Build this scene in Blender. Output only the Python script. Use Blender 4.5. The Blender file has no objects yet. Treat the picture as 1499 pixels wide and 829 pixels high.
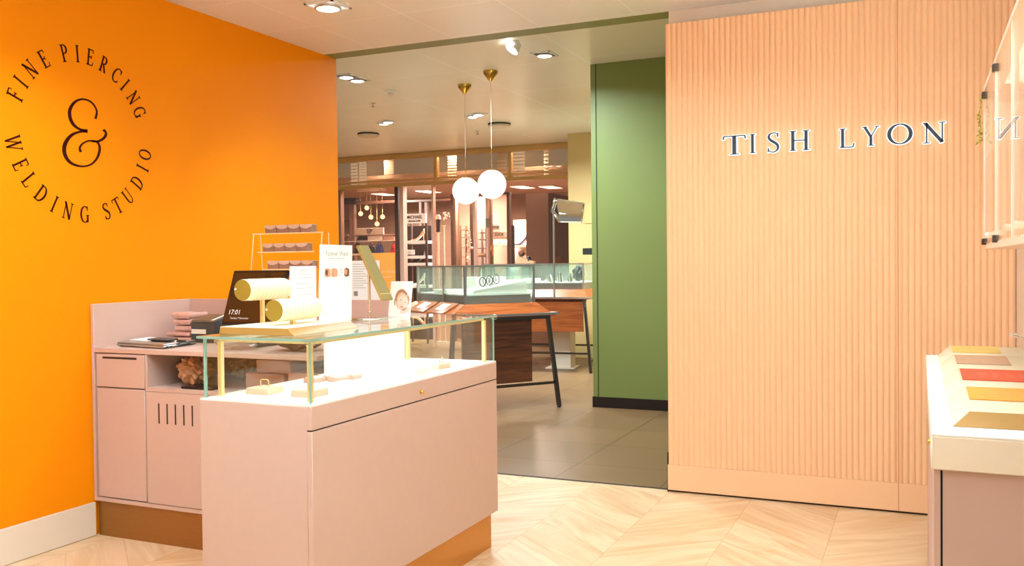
import bpy, bmesh, math, random
from mathutils import Vector, Matrix
random.seed(7)
S = bpy.context.scene
COL = S.collection
PI = math.pi

# ------------------------------------------------------------------ camera
F = 1332.835
YAW, PITCH, ROLL = -0.420682057, -0.0214153237, -0.0113206621
CAM = Vector((0, 0, 1.35))
def cam_axes():
    cy, sy = math.cos(YAW), math.sin(YAW)
    f = Vector((sy*math.cos(PITCH), cy*math.cos(PITCH), math.sin(PITCH)))
    r = Vector((cy, -sy, 0)); u = r.cross(f)
    r2 = r*math.cos(ROLL) + u*math.sin(ROLL); u2 = -r*math.sin(ROLL) + u*math.cos(ROLL)
    return r2, u2, f
AR, AU, AF = cam_axes()
def at(x, y, X=None, Y=None, Z=None):
    """point of the place seen at photo pixel (x, y), on the plane X=, Y= or Z="""
    d = AR*((x-749.5)/F) - AU*((y-414.5)/F) + AF
    if X is not None: t = X/d.x
    elif Y is not None: t = Y/d.y
    else: t = (Z-CAM.z)/d.z
    return CAM + d*t
cd = bpy.data.cameras.new('camera'); cam = bpy.data.objects.new('camera', cd); COL.objects.link(cam)
m = Matrix((AR, AU, -AF)).transposed().to_4x4(); m.translation = CAM; cam.matrix_world = m
cd.sensor_width = 36; cd.sensor_fit = 'HORIZONTAL'; cd.lens = F/1499*36; cd.clip_start = .02; cd.clip_end = 200
S.camera = cam
S.view_settings.view_transform = 'Standard'
S.view_settings.look = 'None'
S.view_settings.exposure = 0.0
S.view_settings.gamma = 1.0
S.cycles.transparent_max_bounces = 32

# ------------------------------------------------------------------ materials
def lin(c):
    return tuple(((v/255)/12.92 if v/255 <= .04045 else ((v/255+.055)/1.055)**2.4) for v in c)
class G:
    """tiny node helper"""
    def __init__(s, name):
        s.m = bpy.data.materials.new(name); s.m.use_nodes = True; s.nt = s.m.node_tree; s.nt.nodes.clear()
        s.out = s.nt.nodes.new('ShaderNodeOutputMaterial')
    def n(s, t, **kw):
        o = s.nt.nodes.new('ShaderNode'+t)
        for k, v in kw.items():
            if k.startswith('_'): setattr(o, k[1:], v)
        for k, v in kw.items():
            if k.startswith('_'): continue
            key = int(k[1:]) if k[0] == 'i' and k[1:].isdigit() else k.replace('__', ' ')
            s.put(o.inputs[key], v)
        return o
    def put(s, sock, v):
        if isinstance(v, bpy.types.NodeSocket): s.nt.links.new(v, sock)
        elif isinstance(v, bpy.types.Node): s.nt.links.new(v.outputs[0], sock)
        elif isinstance(v, (tuple, list)) and len(v) == 3 and sock.type == 'RGBA': sock.default_value = (*v, 1)
        else: sock.default_value = v
    def math(s, op, a, b=0.0, c=None):
        kw = dict(_operation=op, i0=a, i1=b)
        if c is not None: kw['i2'] = c
        return s.n('Math', **kw).outputs[0]
    def mix(s, f, a, b, bt='MIX'):
        o = s.n('Mix', _data_type='RGBA', _blend_type=bt)
        s.put(o.inputs[0], f); s.put(o.inputs[6], a); s.put(o.inputs[7], b); return o.outputs[2]
    def surf(s, sh): s.put(s.out.inputs['Surface'], sh); return s.m
    def pbsdf(s, col, rough=.5, metal=0., **kw):
        b = s.n('BsdfPrincipled'); s.put(b.inputs['Base Color'], col)
        s.put(b.inputs['Roughness'], rough); s.put(b.inputs['Metallic'], metal)
        for k, v in kw.items(): s.put(b.inputs[k.replace('__', ' ')], v)
        return b
    def coord(s, which='Object'): return s.n('TexCoord').outputs[which]
    def worldpos(s): return s.n('NewGeometry').outputs['Position']
def mat(name, c, rough=.5, metal=0., var=.06, scale=8., bump=0., stretch=(1, 1, 1), spec=.5, bscale=None):
    g = G(name); c = lin(c)
    mp = g.n('Mapping', Vector=g.coord(), Scale=stretch)
    nz = g.n('TexNoise', Vector=mp, Scale=scale, Detail=4.)
    dark = tuple(v*(1-var) for v in c); lite = tuple(min(1, v*(1+var)) for v in c)
    kw = {'Specular__IOR__Level': spec}
    if bump:
        n2 = g.n('TexNoise', Vector=mp, Scale=bscale or scale*12, Detail=3.)
        kw['Normal'] = g.n('Bump', Strength=bump, Distance=.002, Height=n2.outputs[0])
    return g.surf(g.pbsdf(g.mix(nz.outputs[0], dark, lite), rough, metal, **kw))
def emis(name, c, st):
    g = G(name); return g.surf(g.n('Emission', Color=lin(c), Strength=st))
def glass(name, tint=(255, 255, 255), refl=.9, base=.03, rough=.0, frost=0., hazec=(240, 235, 225)):
    g = G(name)
    ge = g.n('NewGeometry')
    c = g.math('ABSOLUTE', g.n('VectorMath', _operation='DOT_PRODUCT', i0=ge.outputs['Normal'], i1=ge.outputs['Incoming']).outputs['Value'])
    fr = g.math('POWER', g.math('SUBTRACT', 1., c), 5.)
    f = g.math('MINIMUM', g.math('MULTIPLY_ADD', fr, refl, base), 1.)
    tr = g.n('BsdfTransparent', Color=lin(tint)); gl = g.n('BsdfGlossy', Color=(1., 1., 1.), Roughness=rough)
    if frost:
        tr = g.n('MixShader', i0=frost, i1=tr, i2=g.n('BsdfDiffuse', Color=lin(hazec)))
    return g.surf(g.n('MixShader', i0=f, i1=tr, i2=gl))

M = {}
M['orange'] = mat('orange paint', (252, 146, 0), .6, var=.03, scale=3, bump=.05, spec=.12)
M['cream'] = mat('cream paint', (238, 222, 200), .45, var=.03)
M['white'] = mat('white lacquer', (248, 244, 236), .4, var=.02)
M['offwhite'] = mat('warm white paint', (236, 220, 200), .5, var=.03)
M['peach'] = mat('peach paint', (250, 200, 154), .5, var=.02, scale=2, spec=.3)
M['mauve'] = mat('mauve laminate', (206, 176, 160), .45, var=.03, scale=30, bump=.05, spec=.35)
M['mauve_panel'] = mat('pale mauve panel', (214, 176, 158), .5, var=.05, scale=2, stretch=(1, 1, 8), spec=.3)
M['mauve_dark'] = mat('mauve carcass', (165, 120, 100), .6)  # darker than the doors so the gaps between them look shaded
M['bronze'] = mat('brushed bronze plinth', (160, 108, 52), .38, .55, var=.12, scale=14, stretch=(1, 1, 20))
M['brassplinth'] = mat('brushed brass plinth', (205, 145, 70), .35, .6, var=.1, scale=14, stretch=(1, 1, 20))
M['brass'] = mat('polished brass', (222, 178, 84), .18, 1., var=.05)
M['gold'] = mat('satin gold', (236, 212, 150), .4, .35, var=.04)
M['chrome'] = mat('chrome', (225, 225, 225), .06, 1., var=.02)
M['steel'] = mat('brushed steel', (200, 195, 185), .28, 1., var=.05)
M['gunmetal'] = mat('dark steel', (92, 88, 80), .25, .9, var=.05)
M['green'] = mat('sage green paint', (126, 142, 76), .5, var=.04, scale=2)
M['greenhead'] = mat('olive green header paint', (132, 138, 78), .5, var=.03)
M['black'] = mat('black plastic', (22, 20, 18), .4)
M['dark'] = mat('dark slot', (48, 32, 24), .7)
M['charcoal'] = mat('charcoal plastic', (66, 64, 60), .45)
M['ink'] = mat('maroon vinyl', (66, 12, 8), .6, spec=.1)
M['letter'] = mat('dark letter face', (52, 60, 74), .35, .2)
M['halo'] = emis('white halo light', (240, 250, 255), 1.5)
M['lens'] = emis('lamp lens', (255, 250, 240), 14)
M['lens2'] = emis('lamp lens soft', (255, 246, 232), 6)
M['globe'] = emis('opal globe', (255, 246, 236), 2.6)
M['bulb'] = emis('warm bulb', (255, 214, 150), 5)
M['led'] = emis('led strip', (255, 250, 245), 3)
M['glass'] = glass('clear glass', (250, 253, 251), .8, .02)
M['glass_top'] = glass('counter top glass', (240, 248, 244), .9, .04)
M['glassedge'] = mat('green glass edge', (138, 180, 164), .2, spec=.7)
M['greenglass'] = glass('greenish case glass', (244, 250, 246), .6, .04, frost=.06, hazec=(225, 240, 228))
M['acrylic'] = glass('clear acrylic', (252, 250, 246), .8, .06)
M['acryledge'] = mat('acrylic edge', (250, 214, 165), .2)
M['partglass'] = glass('bronze tinted partition glass', (244, 228, 216), .6, .04, frost=.04, hazec=(190, 150, 120))
M['uppglass'] = glass('upper glazing', (236, 220, 198), .6, .08, frost=.22, hazec=(225, 190, 150))
M['doorglass'] = glass('cabinet door glass', (252, 250, 248), .6, .03, frost=.12, hazec=(252, 242, 230))  # whitish veil mixed in stands for the wall's reflection and bright interior
M['paper'] = mat('white paper', (250, 248, 244), .6, var=.01)
M['greytext'] = mat('pale grey print', (176, 172, 166), .6)
M['textgrey'] = mat('grey print', (140, 136, 130), .6)
M['olive'] = mat('shaded gold lacquer', (170, 130, 64), .45, .15, var=.06)  # darkened to carry the shade on the board and tray fronts
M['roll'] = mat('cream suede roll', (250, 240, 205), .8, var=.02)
M['rollend'] = mat('olive gold disc', (160, 132, 44), .5, .2)
M['screen'] = mat('dark screen glass', (40, 26, 20), .08, spec=.8, var=.2, scale=3)
M['pouch'] = mat('pink plastic pouch', (214, 160, 140), .3, var=.25, scale=30, spec=.6)
M['film'] = glass('crinkled clear film', (245, 240, 236), .9, .14, .12, frost=.25, hazec=(225, 205, 195))
M['kraft'] = mat('crumpled kraft paper', (206, 158, 116), .7, var=.35, scale=14)
M['carton'] = mat('pale pink carton', (206, 166, 150), .6, var=.1)
M['jewelbox'] = mat('pink-grey card', (160, 120, 98), .7, var=.12, scale=40)
M['jewellid'] = mat('taupe card lid', (214, 178, 152), .7, var=.1, scale=40)
M['pad'] = mat('white suede pad', (244, 234, 222), .7, var=.02)
M['padcream'] = mat('cream stone pad', (226, 192, 164), .6, var=.08, scale=30)
M['silver'] = mat('silver', (210, 205, 196), .18, 1.)
M['laptop'] = mat('silver laptop', (176, 170, 160), .35, .7)
M['rose'] = mat('print skin tone', (226, 160, 128), .6, var=.2, scale=30)
M['hairprint'] = mat('print brown hair', (120, 76, 52), .6, var=.4, scale=30)
M['orangecard'] = mat('orange card', (250, 172, 78), .6)
M['redcard'] = mat('red card', (226, 84, 52), .5, var=.12, scale=10)
M['yellowcard'] = mat('yellow card', (232, 196, 104), .5, var=.05)
M['browncard'] = mat('brown card', (198, 158, 124), .5, var=.1, scale=20)
M['orange2'] = mat('orange printed card', (240, 160, 64), .5, var=.12, scale=10)
M['marble'] = mat('pale stone fascia', (226, 212, 188), .45, var=.06, scale=4)
M['pedestal'] = mat('dusky pink pedestal', (190, 158, 142), .5, var=.03)
M['cabin'] = mat('pale pink cabinet lining', (248, 218, 192), .5, var=.02)
M['tan'] = mat('tan column paint', (212, 178, 116), .5, var=.03, scale=2)
M['brown'] = mat('brown fabric panel', (120, 92, 74), .6, var=.08, scale=20)
M['bronzepost'] = mat('bronze post', (150, 116, 98), .35, .4)
M['pinkpost'] = mat('pale rose post', (226, 180, 158), .35, .3)
M['darkpost'] = mat('dark brown post', (84, 56, 42), .5)
M['deepbrown'] = mat('deep brown panel', (58, 40, 32), .6)
M['trayc'] = mat('cream lacquer tray', (226, 212, 178), .5, var=.02)
M['palegold'] = mat('pale gold chain', (244, 226, 176), .4, .2)
M['recess'] = emis('lit white reflector', (255, 248, 238), 1.1)
M['goldframe'] = mat('gold window frame', (214, 174, 108), .4, .4)
M['storewall'] = mat('rose store wall', (168, 140, 122), .6, var=.08, scale=3, stretch=(1, 1, 6))
M['storeceil'] = mat('rose store ceiling', (206, 172, 156), .4, var=.06)
M['shelfwhite'] = mat('white display block', (244, 236, 226), .5)
M['shoe_tan'] = mat('tan leather', (206, 160, 120), .4)
M['shoe_white'] = mat('ivory leather', (240, 226, 208), .4)
M['shoe_black'] = mat('black leather', (34, 28, 26), .35)
M['bag_blue'] = mat('blue leather', (40, 62, 140), .4)
M['bag_navy'] = mat('navy leather', (34, 38, 62), .4)
M['bag_red'] = mat('red leather', (176, 40, 48), .4)
M['leaf'] = mat('olive yellow leaves', (170, 164, 44), .5, var=.3, scale=60)
M['pearl'] = mat('pearl', (250, 244, 236), .2, spec=.8)
M['reflection'] = mat('pale slat', (232, 222, 214), .5)  # tone of the slats mirrored in the upper glazing
M['steelvent'] = mat('white ceiling disc', (226, 206, 178), .5)

def wood_mat(name, c1, c2, rough=.3, axis=(1, 12, 12), scale=2.2):
    g = G(name)
    mp = g.n('Mapping', Vector=g.coord(), Scale=axis)
    nz = g.n('TexNoise', Vector=mp, Scale=scale, Detail=8., Roughness=.65, Distortion=.6)
    rp = g.n('ValToRGB', Fac=nz.outputs[0]); e = rp.color_ramp.elements
    e[0].position = .32; e[0].color = (*lin(c1), 1); e[1].position = .7; e[1].color = (*lin(c2), 1)
    return g.surf(g.pbsdf(rp.outputs[0], rough))
M['walnut'] = wood_mat('dark walnut veneer', (62, 34, 20), (128, 76, 44), .35, (1, 10, 18))
M['mahogany'] = wood_mat('reddish wood veneer', (140, 66, 28), (206, 116, 58), .3, (1, 10, 18))
M['traywood'] = wood_mat('tray wood', (140, 80, 46), (196, 130, 80), .35, (4, 12, 12))

def floor_wood():
    g = G('chevron oak floor'); W = .47; P = .34
    sx = g.n('SeparateXYZ', Vector=g.worldpos()); x, y = sx.outputs[0], sx.outputs[1]
    xs = g.math('DIVIDE', g.math('ADD', x, 50*W + .40), W)
    ci = g.math('FLOOR', xs); fx = g.math('FRACT', xs)
    par = g.math('MODULO', ci, 2.0)
    sgn = g.math('MULTIPLY_ADD', par, 2.0, -1.0)
    off = g.math('MULTIPLY', g.math('MULTIPLY', g.math('SUBTRACT', fx, .5), W*.85), sgn)
    t = g.math('DIVIDE', g.math('ADD', g.math('ADD', y, off), 40.0), P)
    pi_ = g.math('FLOOR', t); ft = g.math('FRACT', t)
    rnd = g.n('TexWhiteNoise', _noise_dimensions='2D', Vector=g.n('CombineXYZ', X=ci, Y=pi_)).outputs[0]
    # grain coordinates: along the plank / across it
    ca, sa = .76, .65
    along = g.math('SUBTRACT', g.math('MULTIPLY', x, ca), g.math('MULTIPLY', g.math('MULTIPLY', y, sa), g.math('MULTIPLY', sgn, 1.0)))
    acr = g.math('MULTIPLY', t, P*.76)
    v = g.n('CombineXYZ', X=g.math('MULTIPLY', along, 1.3), Y=g.math('MULTIPLY', acr, 8.0), Z=g.math('MULTIPLY', rnd, 37.0))
    n1 = g.n('TexNoise', Vector=v, Scale=1.0, Detail=6., Roughness=.6, Distortion=1.2).outputs[0]
    v2 = g.n('CombineXYZ', X=g.math('MULTIPLY', along, 4.), Y=g.math('MULTIPLY', acr, 60.0), Z=g.math('MULTIPLY', rnd, 11.0))
    n2 = g.n('TexNoise', Vector=v2, Scale=1.0, Detail=4.).outputs[0]
    rp = g.n('ValToRGB', Fac=n1); e = rp.color_ramp.elements
    e[0].position = .28; e[0].color = (*lin((198, 156, 106)), 1); e[1].position = .60; e[1].color = (*lin((232, 206, 168)), 1)
    c = g.mix(g.math('MULTIPLY', n2, .35), rp.outputs[0], lin((222, 178, 128)))
    c = g.mix(g.math('MULTIPLY', rnd, .30), c, lin((214, 166, 112)))
    # dark knots
    kn = g.n('TexNoise', Vector=g.n('CombineXYZ', X=g.math('MULTIPLY', along, 3.), Y=g.math('MULTIPLY', acr, 12.), Z=rnd), Scale=1.6, Detail=1.).outputs[0]
    kf = g.n('MapRange', Value=kn, i1=.76, i2=.82).outputs[0]
    c = g.mix(g.math('MULTIPLY', kf, .7), c, lin((120, 78, 44)))
    # joints
    jx = g.math('LESS_THAN', g.math('MINIMUM', fx, g.math('SUBTRACT', 1., fx)), .0045)
    jt = g.math('LESS_THAN', g.math('MINIMUM', ft, g.math('SUBTRACT', 1., ft)), .007)
    j = g.math('MAXIMUM', jx, jt)
    c = g.mix(g.math('MULTIPLY', j, .4), c, lin((160, 112, 68)))
    return g.surf(g.pbsdf(c, .36, Specular__IOR__Level=.4))
M['floor'] = floor_wood()
def grid_mat(name, base, line, sx, sy, ox, oy, lw, rough, var=.08, zs=1.5, spec=.5, cellvar=.06):
    g = G(name); s = g.n('SeparateXYZ', Vector=g.worldpos())
    u = g.math('DIVIDE', g.math('ADD', s.outputs[0], 100*sx-ox), sx); v = g.math('DIVIDE', g.math('ADD', s.outputs[1], 100*sy-oy), sy)
    fu, fv = g.math('FRACT', u), g.math('FRACT', v)
    ju = g.math('LESS_THAN', g.math('MINIMUM', fu, g.math('SUBTRACT', 1., fu)), lw/sx)
    jv = g.math('LESS_THAN', g.math('MINIMUM', fv, g.math('SUBTRACT', 1., fv)), lw/sy)
    rnd = g.n('TexWhiteNoise', _noise_dimensions='2D', Vector=g.n('CombineXYZ', X=g.math('FLOOR', u), Y=g.math('FLOOR', v))).outputs[0]
    nz = g.n('TexNoise', Vector=g.worldpos(), Scale=zs, Detail=5.).outputs[0]
    b = lin(base)
    c = g.mix(nz, tuple(q*(1-var) for q in b), tuple(min(1, q*(1+var)) for q in b))
    c = g.mix(g.math('MULTIPLY', rnd, cellvar), c, (0., 0., 0.))
    c = g.mix(g.math('MAXIMUM', ju, jv), c, lin(line))
    return g.surf(g.pbsdf(c, rough, Specular__IOR__Level=spec))
M['ceil'] = grid_mat('shop ceiling panels', (243, 243, 240), (255, 255, 255), .618, .618, -3.40, 4.67, .005, .32, .02, spec=.35, cellvar=.03)
M['mallceil'] = grid_mat('mall ceiling panels', (246, 238, 214), (255, 255, 244), 1.2, 1.2, -3.97, 7.78, .007, .3, .03, spec=.4, cellvar=.03)
M['malltile'] = grid_mat('mall floor tiles', (128, 98, 66), (80, 58, 40), .676, .66, -2.095, 5.745, .004, .36, .1, spec=.25, cellvar=.14)

# ------------------------------------------------------------------ mesh builder
def wloc(o):
    v = Vector((0, 0, 0))
    while o is not None: v += o.location; o = o.parent
    return v
class MB:
    def __init__(s): s.bm = bmesh.new()
    def face(s, pts):
        return s.bm.faces.new([s.bm.verts.new(p) for p in pts])
    def hexa(s, p, bev=0, seg=1):
        """p: 8 points, bottom 4 ccw then top 4"""
        v = [s.bm.verts.new(q) for q in p]
        fs = [s.bm.faces.new([v[i] for i in f]) for f in ((3, 2, 1, 0), (4, 5, 6, 7), (0, 1, 5, 4), (1, 2, 6, 5), (2, 3, 7, 6), (3, 0, 4, 7))]
        if bev:
            es = list({e for f in fs for e in f.edges})
            bmesh.ops.bevel(s.bm, geom=es, offset=bev, segments=seg, affect='EDGES', profile=.5)
        return s
    def box(s, x0, x1, y0, y1, z0, z1, bev=0, seg=1):
        x0, x1 = sorted((x0, x1)); y0, y1 = sorted((y0, y1)); z0, z1 = sorted((z0, z1))
        return s.hexa([(x0, y0, z0), (x1, y0, z0), (x1, y1, z0), (x0, y1, z0), (x0, y0, z1), (x1, y0, z1), (x1, y1, z1), (x0, y1, z1)], bev, seg)
    def obox(s, c, ax, ay, az, bev=0, seg=1):
        """oriented box, half axes"""
        c, ax, ay, az = map(Vector, (c, ax, ay, az))
        return s.hexa([c-ax-ay-az, c+ax-ay-az, c+ax+ay-az, c-ax+ay-az, c-ax-ay+az, c+ax-ay+az, c+ax+ay+az, c-ax+ay+az], bev, seg)
    def tube(s, pts, r, seg=8, closed=False, cap=True, square=False):
        pts = [Vector(p) for p in pts]; n = len(pts)
        rs = r if isinstance(r, (list, tuple)) else [r]*n
        if square: seg = 4
        rings = []; up = None
        for i, p in enumerate(pts):
            if closed: t = pts[(i+1) % n]-pts[i-1]
            else: t = pts[min(i+1, n-1)]-pts[max(i-1, 0)]
            t.normalize()
            if up is None:
                up = Vector((0, 0, 1)) if abs(t.z) < .9 else Vector((1, 0, 0))
            a = t.cross(up)
            if a.length < 1e-5: a = t.orthogonal()
            a.normalize(); b = a.cross(t).normalized(); up = b
            k0 = PI/4 if square else 0; q = rs[i]*(1.414 if square else 1)
            rings.append([s.bm.verts.new(p + (a*math.cos(k0+2*PI*k/seg) + b*math.sin(k0+2*PI*k/seg))*q) for k in range(seg)])
        m = n if closed else n-1
        for i in range(m):
            A, B = rings[i], rings[(i+1) % n]
            for k in range(seg): s.bm.faces.new((A[k], A[(k+1) % seg], B[(k+1) % seg], B[k]))
        if cap and not closed:
            s.bm.faces.new(rings[0][::-1]); s.bm.faces.new(rings[-1])
        return s
    def bar(s, p, q, r): return s.tube([p, q], r, square=True)
    def lathe(s, prof, c=(0, 0, 0), axis=(0, 0, 1), seg=24):
        c = Vector(c); ax = Vector(axis).normalized(); a = ax.orthogonal().normalized(); b = ax.cross(a)
        rings = []
        for r, h in prof:
            if r < 1e-6: rings.append([s.bm.verts.new(c+ax*h)])
            else: rings.append([s.bm.verts.new(c+ax*h+(a*math.cos(2*PI*k/seg)+b*math.sin(2*PI*k/seg))*r) for k in range(seg)])
        for A, B in zip(rings, rings[1:]):
            for k in range(seg):
                k2 = (k+1) % seg
                if len(A) == 1 and len(B) > 1: s.bm.faces.new((A[0], B[k2], B[k]))
                elif len(B) == 1 and len(A) > 1: s.bm.faces.new((A[k], A[k2], B[0]))
                elif len(A) > 1: s.bm.faces.new((A[k], A[k2], B[k2], B[k]))
        return s
    def ball(s, c, r, seg=16, sq=(1, 1, 1)):
        n = seg//2
        vs = bmesh.ops.create_uvsphere(s.bm, u_segments=seg, v_segments=n, radius=r)['verts']
        for v in vs: v.co = Vector((v.co.x*sq[0], v.co.y*sq[1], v.co.z*sq[2])) + Vector(c)
        return s
    def poly(s, pts, fn, h0, h1):
        """extrude a flat outline: fn(a, b, h) -> point"""
        A = [s.bm.verts.new(fn(a, b, h0)) for a, b in pts]; B = [s.bm.verts.new(fn(a, b, h1)) for a, b in pts]
        n = len(pts)
        for i in range(n): s.bm.faces.new((A[i], A[(i+1) % n], B[(i+1) % n], B[i]))
        s.bm.faces.new(A[::-1]); s.bm.faces.new(B)
        return s
    def mesh_of(s, me, fn):
        vs = [s.bm.verts.new(fn(*v.co)) for v in me.vertices]
        for p in me.polygons:
            try: s.bm.faces.new([vs[i] for i in p.vertices])
            except ValueError: pass
        return s
    def build(s, name, m, parent=None, local=False, angle=38, origin=True):
        bmesh.ops.recalc_face_normals(s.bm, faces=s.bm.faces)
        o_ = Vector((0, 0, 0))
        if parent is not None:
            if not local: o_ = wloc(parent)
        elif origin:
            cs = [v.co for v in s.bm.verts]
            o_ = Vector(((min(c.x for c in cs)+max(c.x for c in cs))/2, (min(c.y for c in cs)+max(c.y for c in cs))/2, min(c.z for c in cs)))
        for v in s.bm.verts: v.co = v.co - o_
        me = bpy.data.meshes.new(name); s.bm.to_mesh(me); s.bm.free()
        me.materials.append(M[m] if isinstance(m, str) else m)
        me.polygons.foreach_set('use_smooth', [True]*len(me.polygons))
        me.set_sharp_from_angle(angle=math.radians(angle))
        o = bpy.data.objects.new(name, me); COL.objects.link(o)
        if parent is not None: o.parent = parent
        else: o.location = o_
        return o
def tag(o, label, cat, group=None, kind=None):
    o['label'] = label; o['category'] = cat
    if group: o['group'] = group
    if kind: o['kind'] = kind
    return o
def empty(name, loc, label, cat, group=None, rz=0):
    o = bpy.data.objects.new(name, None); o.empty_display_size = .05; COL.objects.link(o)
    o.location = loc; o.rotation_euler = (0, 0, rz)
    return tag(o, label, cat, group)
def struct(name, mb, m):
    o = mb.build(name, m); o['kind'] = 'structure'; return o
def copy_tree(o, parent=None):
    c = o.copy(); COL.objects.link(c)
    if parent is not None: c.parent = parent
    for ch in list(o.children): copy_tree(ch, c)
    return c
def text_mesh(t, size, bold=0.0, spacing=1.0):
    cu = bpy.data.curves.new('t', 'FONT'); cu.body = t; cu.size = size; cu.align_x = 'CENTER'; cu.align_y = 'CENTER'
    cu.offset = bold; cu.space_character = spacing; cu.resolution_u = 3
    o = bpy.data.objects.new('t', cu); COL.objects.link(o)
    dg = bpy.context.evaluated_depsgraph_get(); me = bpy.data.meshes.new_from_object(o.evaluated_get(dg))
    bpy.data.objects.remove(o); bpy.data.curves.remove(cu)
    return me

# ------------------------------------------------------------------ serif lettering (stroke built)
ST, HT = .125, .048
def arc(cx, cy, rx, ry, a0, a1, n=26, t0=None, t1=None):
    r = []
    for i in range(n+1):
        a = math.radians(a0+(a1-a0)*i/n)
        w = HT + (ST*1.05-HT)*abs(math.cos(a))**1.3
        r.append((cx+rx*math.cos(a), cy+ry*math.sin(a), w))
    return r
def L(x0, y0, x1, y1, w): return [(x0, y0, w), (x1, y1, w)]
def base(x, y, h=.13): return L(x-h, y, x+h, y, .04)
GL = {
 'T': (.78, [L(.39, .02, .39, .97, ST), L(.04, .965, .74, .965, .05), L(.05, .97, .03, .80, .045), L(.73, .97, .75, .80, .045), base(.39, .02, .15)]),
 'I': (.34, [L(.17, .02, .17, .98, ST), base(.17, .02), base(.17, .98)]),
 'S': (.60, [[(.52, .80, .05), (.50, .90, .05), (.42, .965, .05), (.30, .98, .05), (.17, .94, .07), (.10, .84, .10), (.10, .74, .12), (.18, .63, .13), (.32, .53, .135), (.45, .43, .13), (.52, .32, .12), (.52, .19, .10), (.45, .08, .07), (.32, .02, .05), (.20, .035, .05), (.10, .10, .05), (.07, .22, .05)],
               L(.53, .98, .525, .76, .04), L(.06, .02, .07, .25, .04)]),
 'H': (.86, [L(.17, .02, .17, .98, ST), L(.69, .02, .69, .98, ST), L(.17, .51, .69, .51, .05), base(.17, .02), base(.17, .98), base(.69, .02), base(.69, .98)]),
 'L': (.68, [L(.17, .02, .17, .98, ST), base(.17, .98), L(.04, .025, .60, .025, .05), L(.60, .02, .64, .22, .05)]),
 'Y': (.80, [L(.40, .02, .40, .46, ST), L(.12, .98, .41, .45, ST), L(.68, .98, .40, .45, .05), base(.40, .02, .14), base(.12, .98, .12), base(.68, .98, .11)]),
 'O': (.92, [arc(.46, .5, .36, .475, 0, 360, 44)]),
 'N': (.88, [L(.17, .02, .17, .98, .055), L(.12, .98, .72, .02, ST*1.1), L(.72, .02, .72, .98, .055), base(.17, .02, .12), L(.03, .98, .17, .98, .04), base(.72, .98, .12)]),
 'F': (.62, [L(.17, .02, .17, .98, ST), base(.17, .02), L(.04, .97, .56, .97, .05), L(.56, .97, .58, .80, .045), L(.17, .52, .44, .52, .05), L(.44, .42, .44, .62, .045)]),
 'E': (.66, [L(.17, .02, .17, .98, ST), L(.04, .97, .56, .97, .05), L(.56, .97, .58, .80, .045), L(.17, .52, .44, .52, .05), L(.44, .42, .44, .62, .045), L(.04, .03, .58, .03, .05), L(.58, .03, .61, .22, .045)]),
 'P': (.64, [L(.17, .02, .17, .98, ST), base(.17, .02, .14), L(.04, .97, .32, .97, .05), arc(.32, .73, .23, .24, 90, -90), L(.17, .49, .32, .49, .05)]),
 'R': (.72, [L(.17, .02, .17, .98, ST), base(.17, .02, .13), L(.04, .97, .32, .97, .05), arc(.32, .74, .22, .23, 90, -90), L(.17, .51, .34, .51, .05), L(.33, .51, .60, .04, ST), L(.56, .02, .70, .02, .04)]),
 'C': (.74, [arc(.44, .5, .36, .475, 48, 318, 36), L(.67, .98, .675, .72, .045)]),
 'G': (.82, [arc(.44, .5, .36, .475, 48, 325, 36), L(.67, .98, .675, .72, .045), L(.70, .04, .70, .44, ST), base(.70, .45, .13)]),
 'W': (1.14, [L(.10, .98, .36, .02, ST), L(.36, .02, .57, .90, .05), L(.55, .98, .80, .02, ST), L(.80, .02, 1.04, .98, .05), base(.10, .98, .10), base(.57, .98, .10), base(1.04, .98, .09)]),
 'D': (.82, [L(.17, .02, .17, .98, ST), L(.04, .97, .36, .97, .05), L(.04, .03, .36, .03, .05), arc(.36, .5, .37, .47, 90, -90)]),
 'U': (.82, [[(.17, .98, ST), (.17, .34, ST), (.20, .17, .10), (.29, .06, .07), (.42, .025, .055), (.55, .06, .05), (.63, .17, .05), (.66, .34, .05), (.66, .98, .05)], base(.17, .98), base(.66, .98, .11)]),
}
def spline(pts, n=6):
    out = []
    P = [Vector(p) for p in pts]
    for i in range(len(P)-1):
        a, b, c, d = P[max(i-1, 0)], P[i], P[i+1], P[min(i+2, len(P)-1)]
        for k in range(n):
            t = k/n
            out.append(.5*((2*b)+(c-a)*t+(2*a-5*b+4*c-d)*t*t+(3*b-a-3*c+d)*t**3))
    out.append(P[-1]); return [tuple(v) for v in out]
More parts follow.
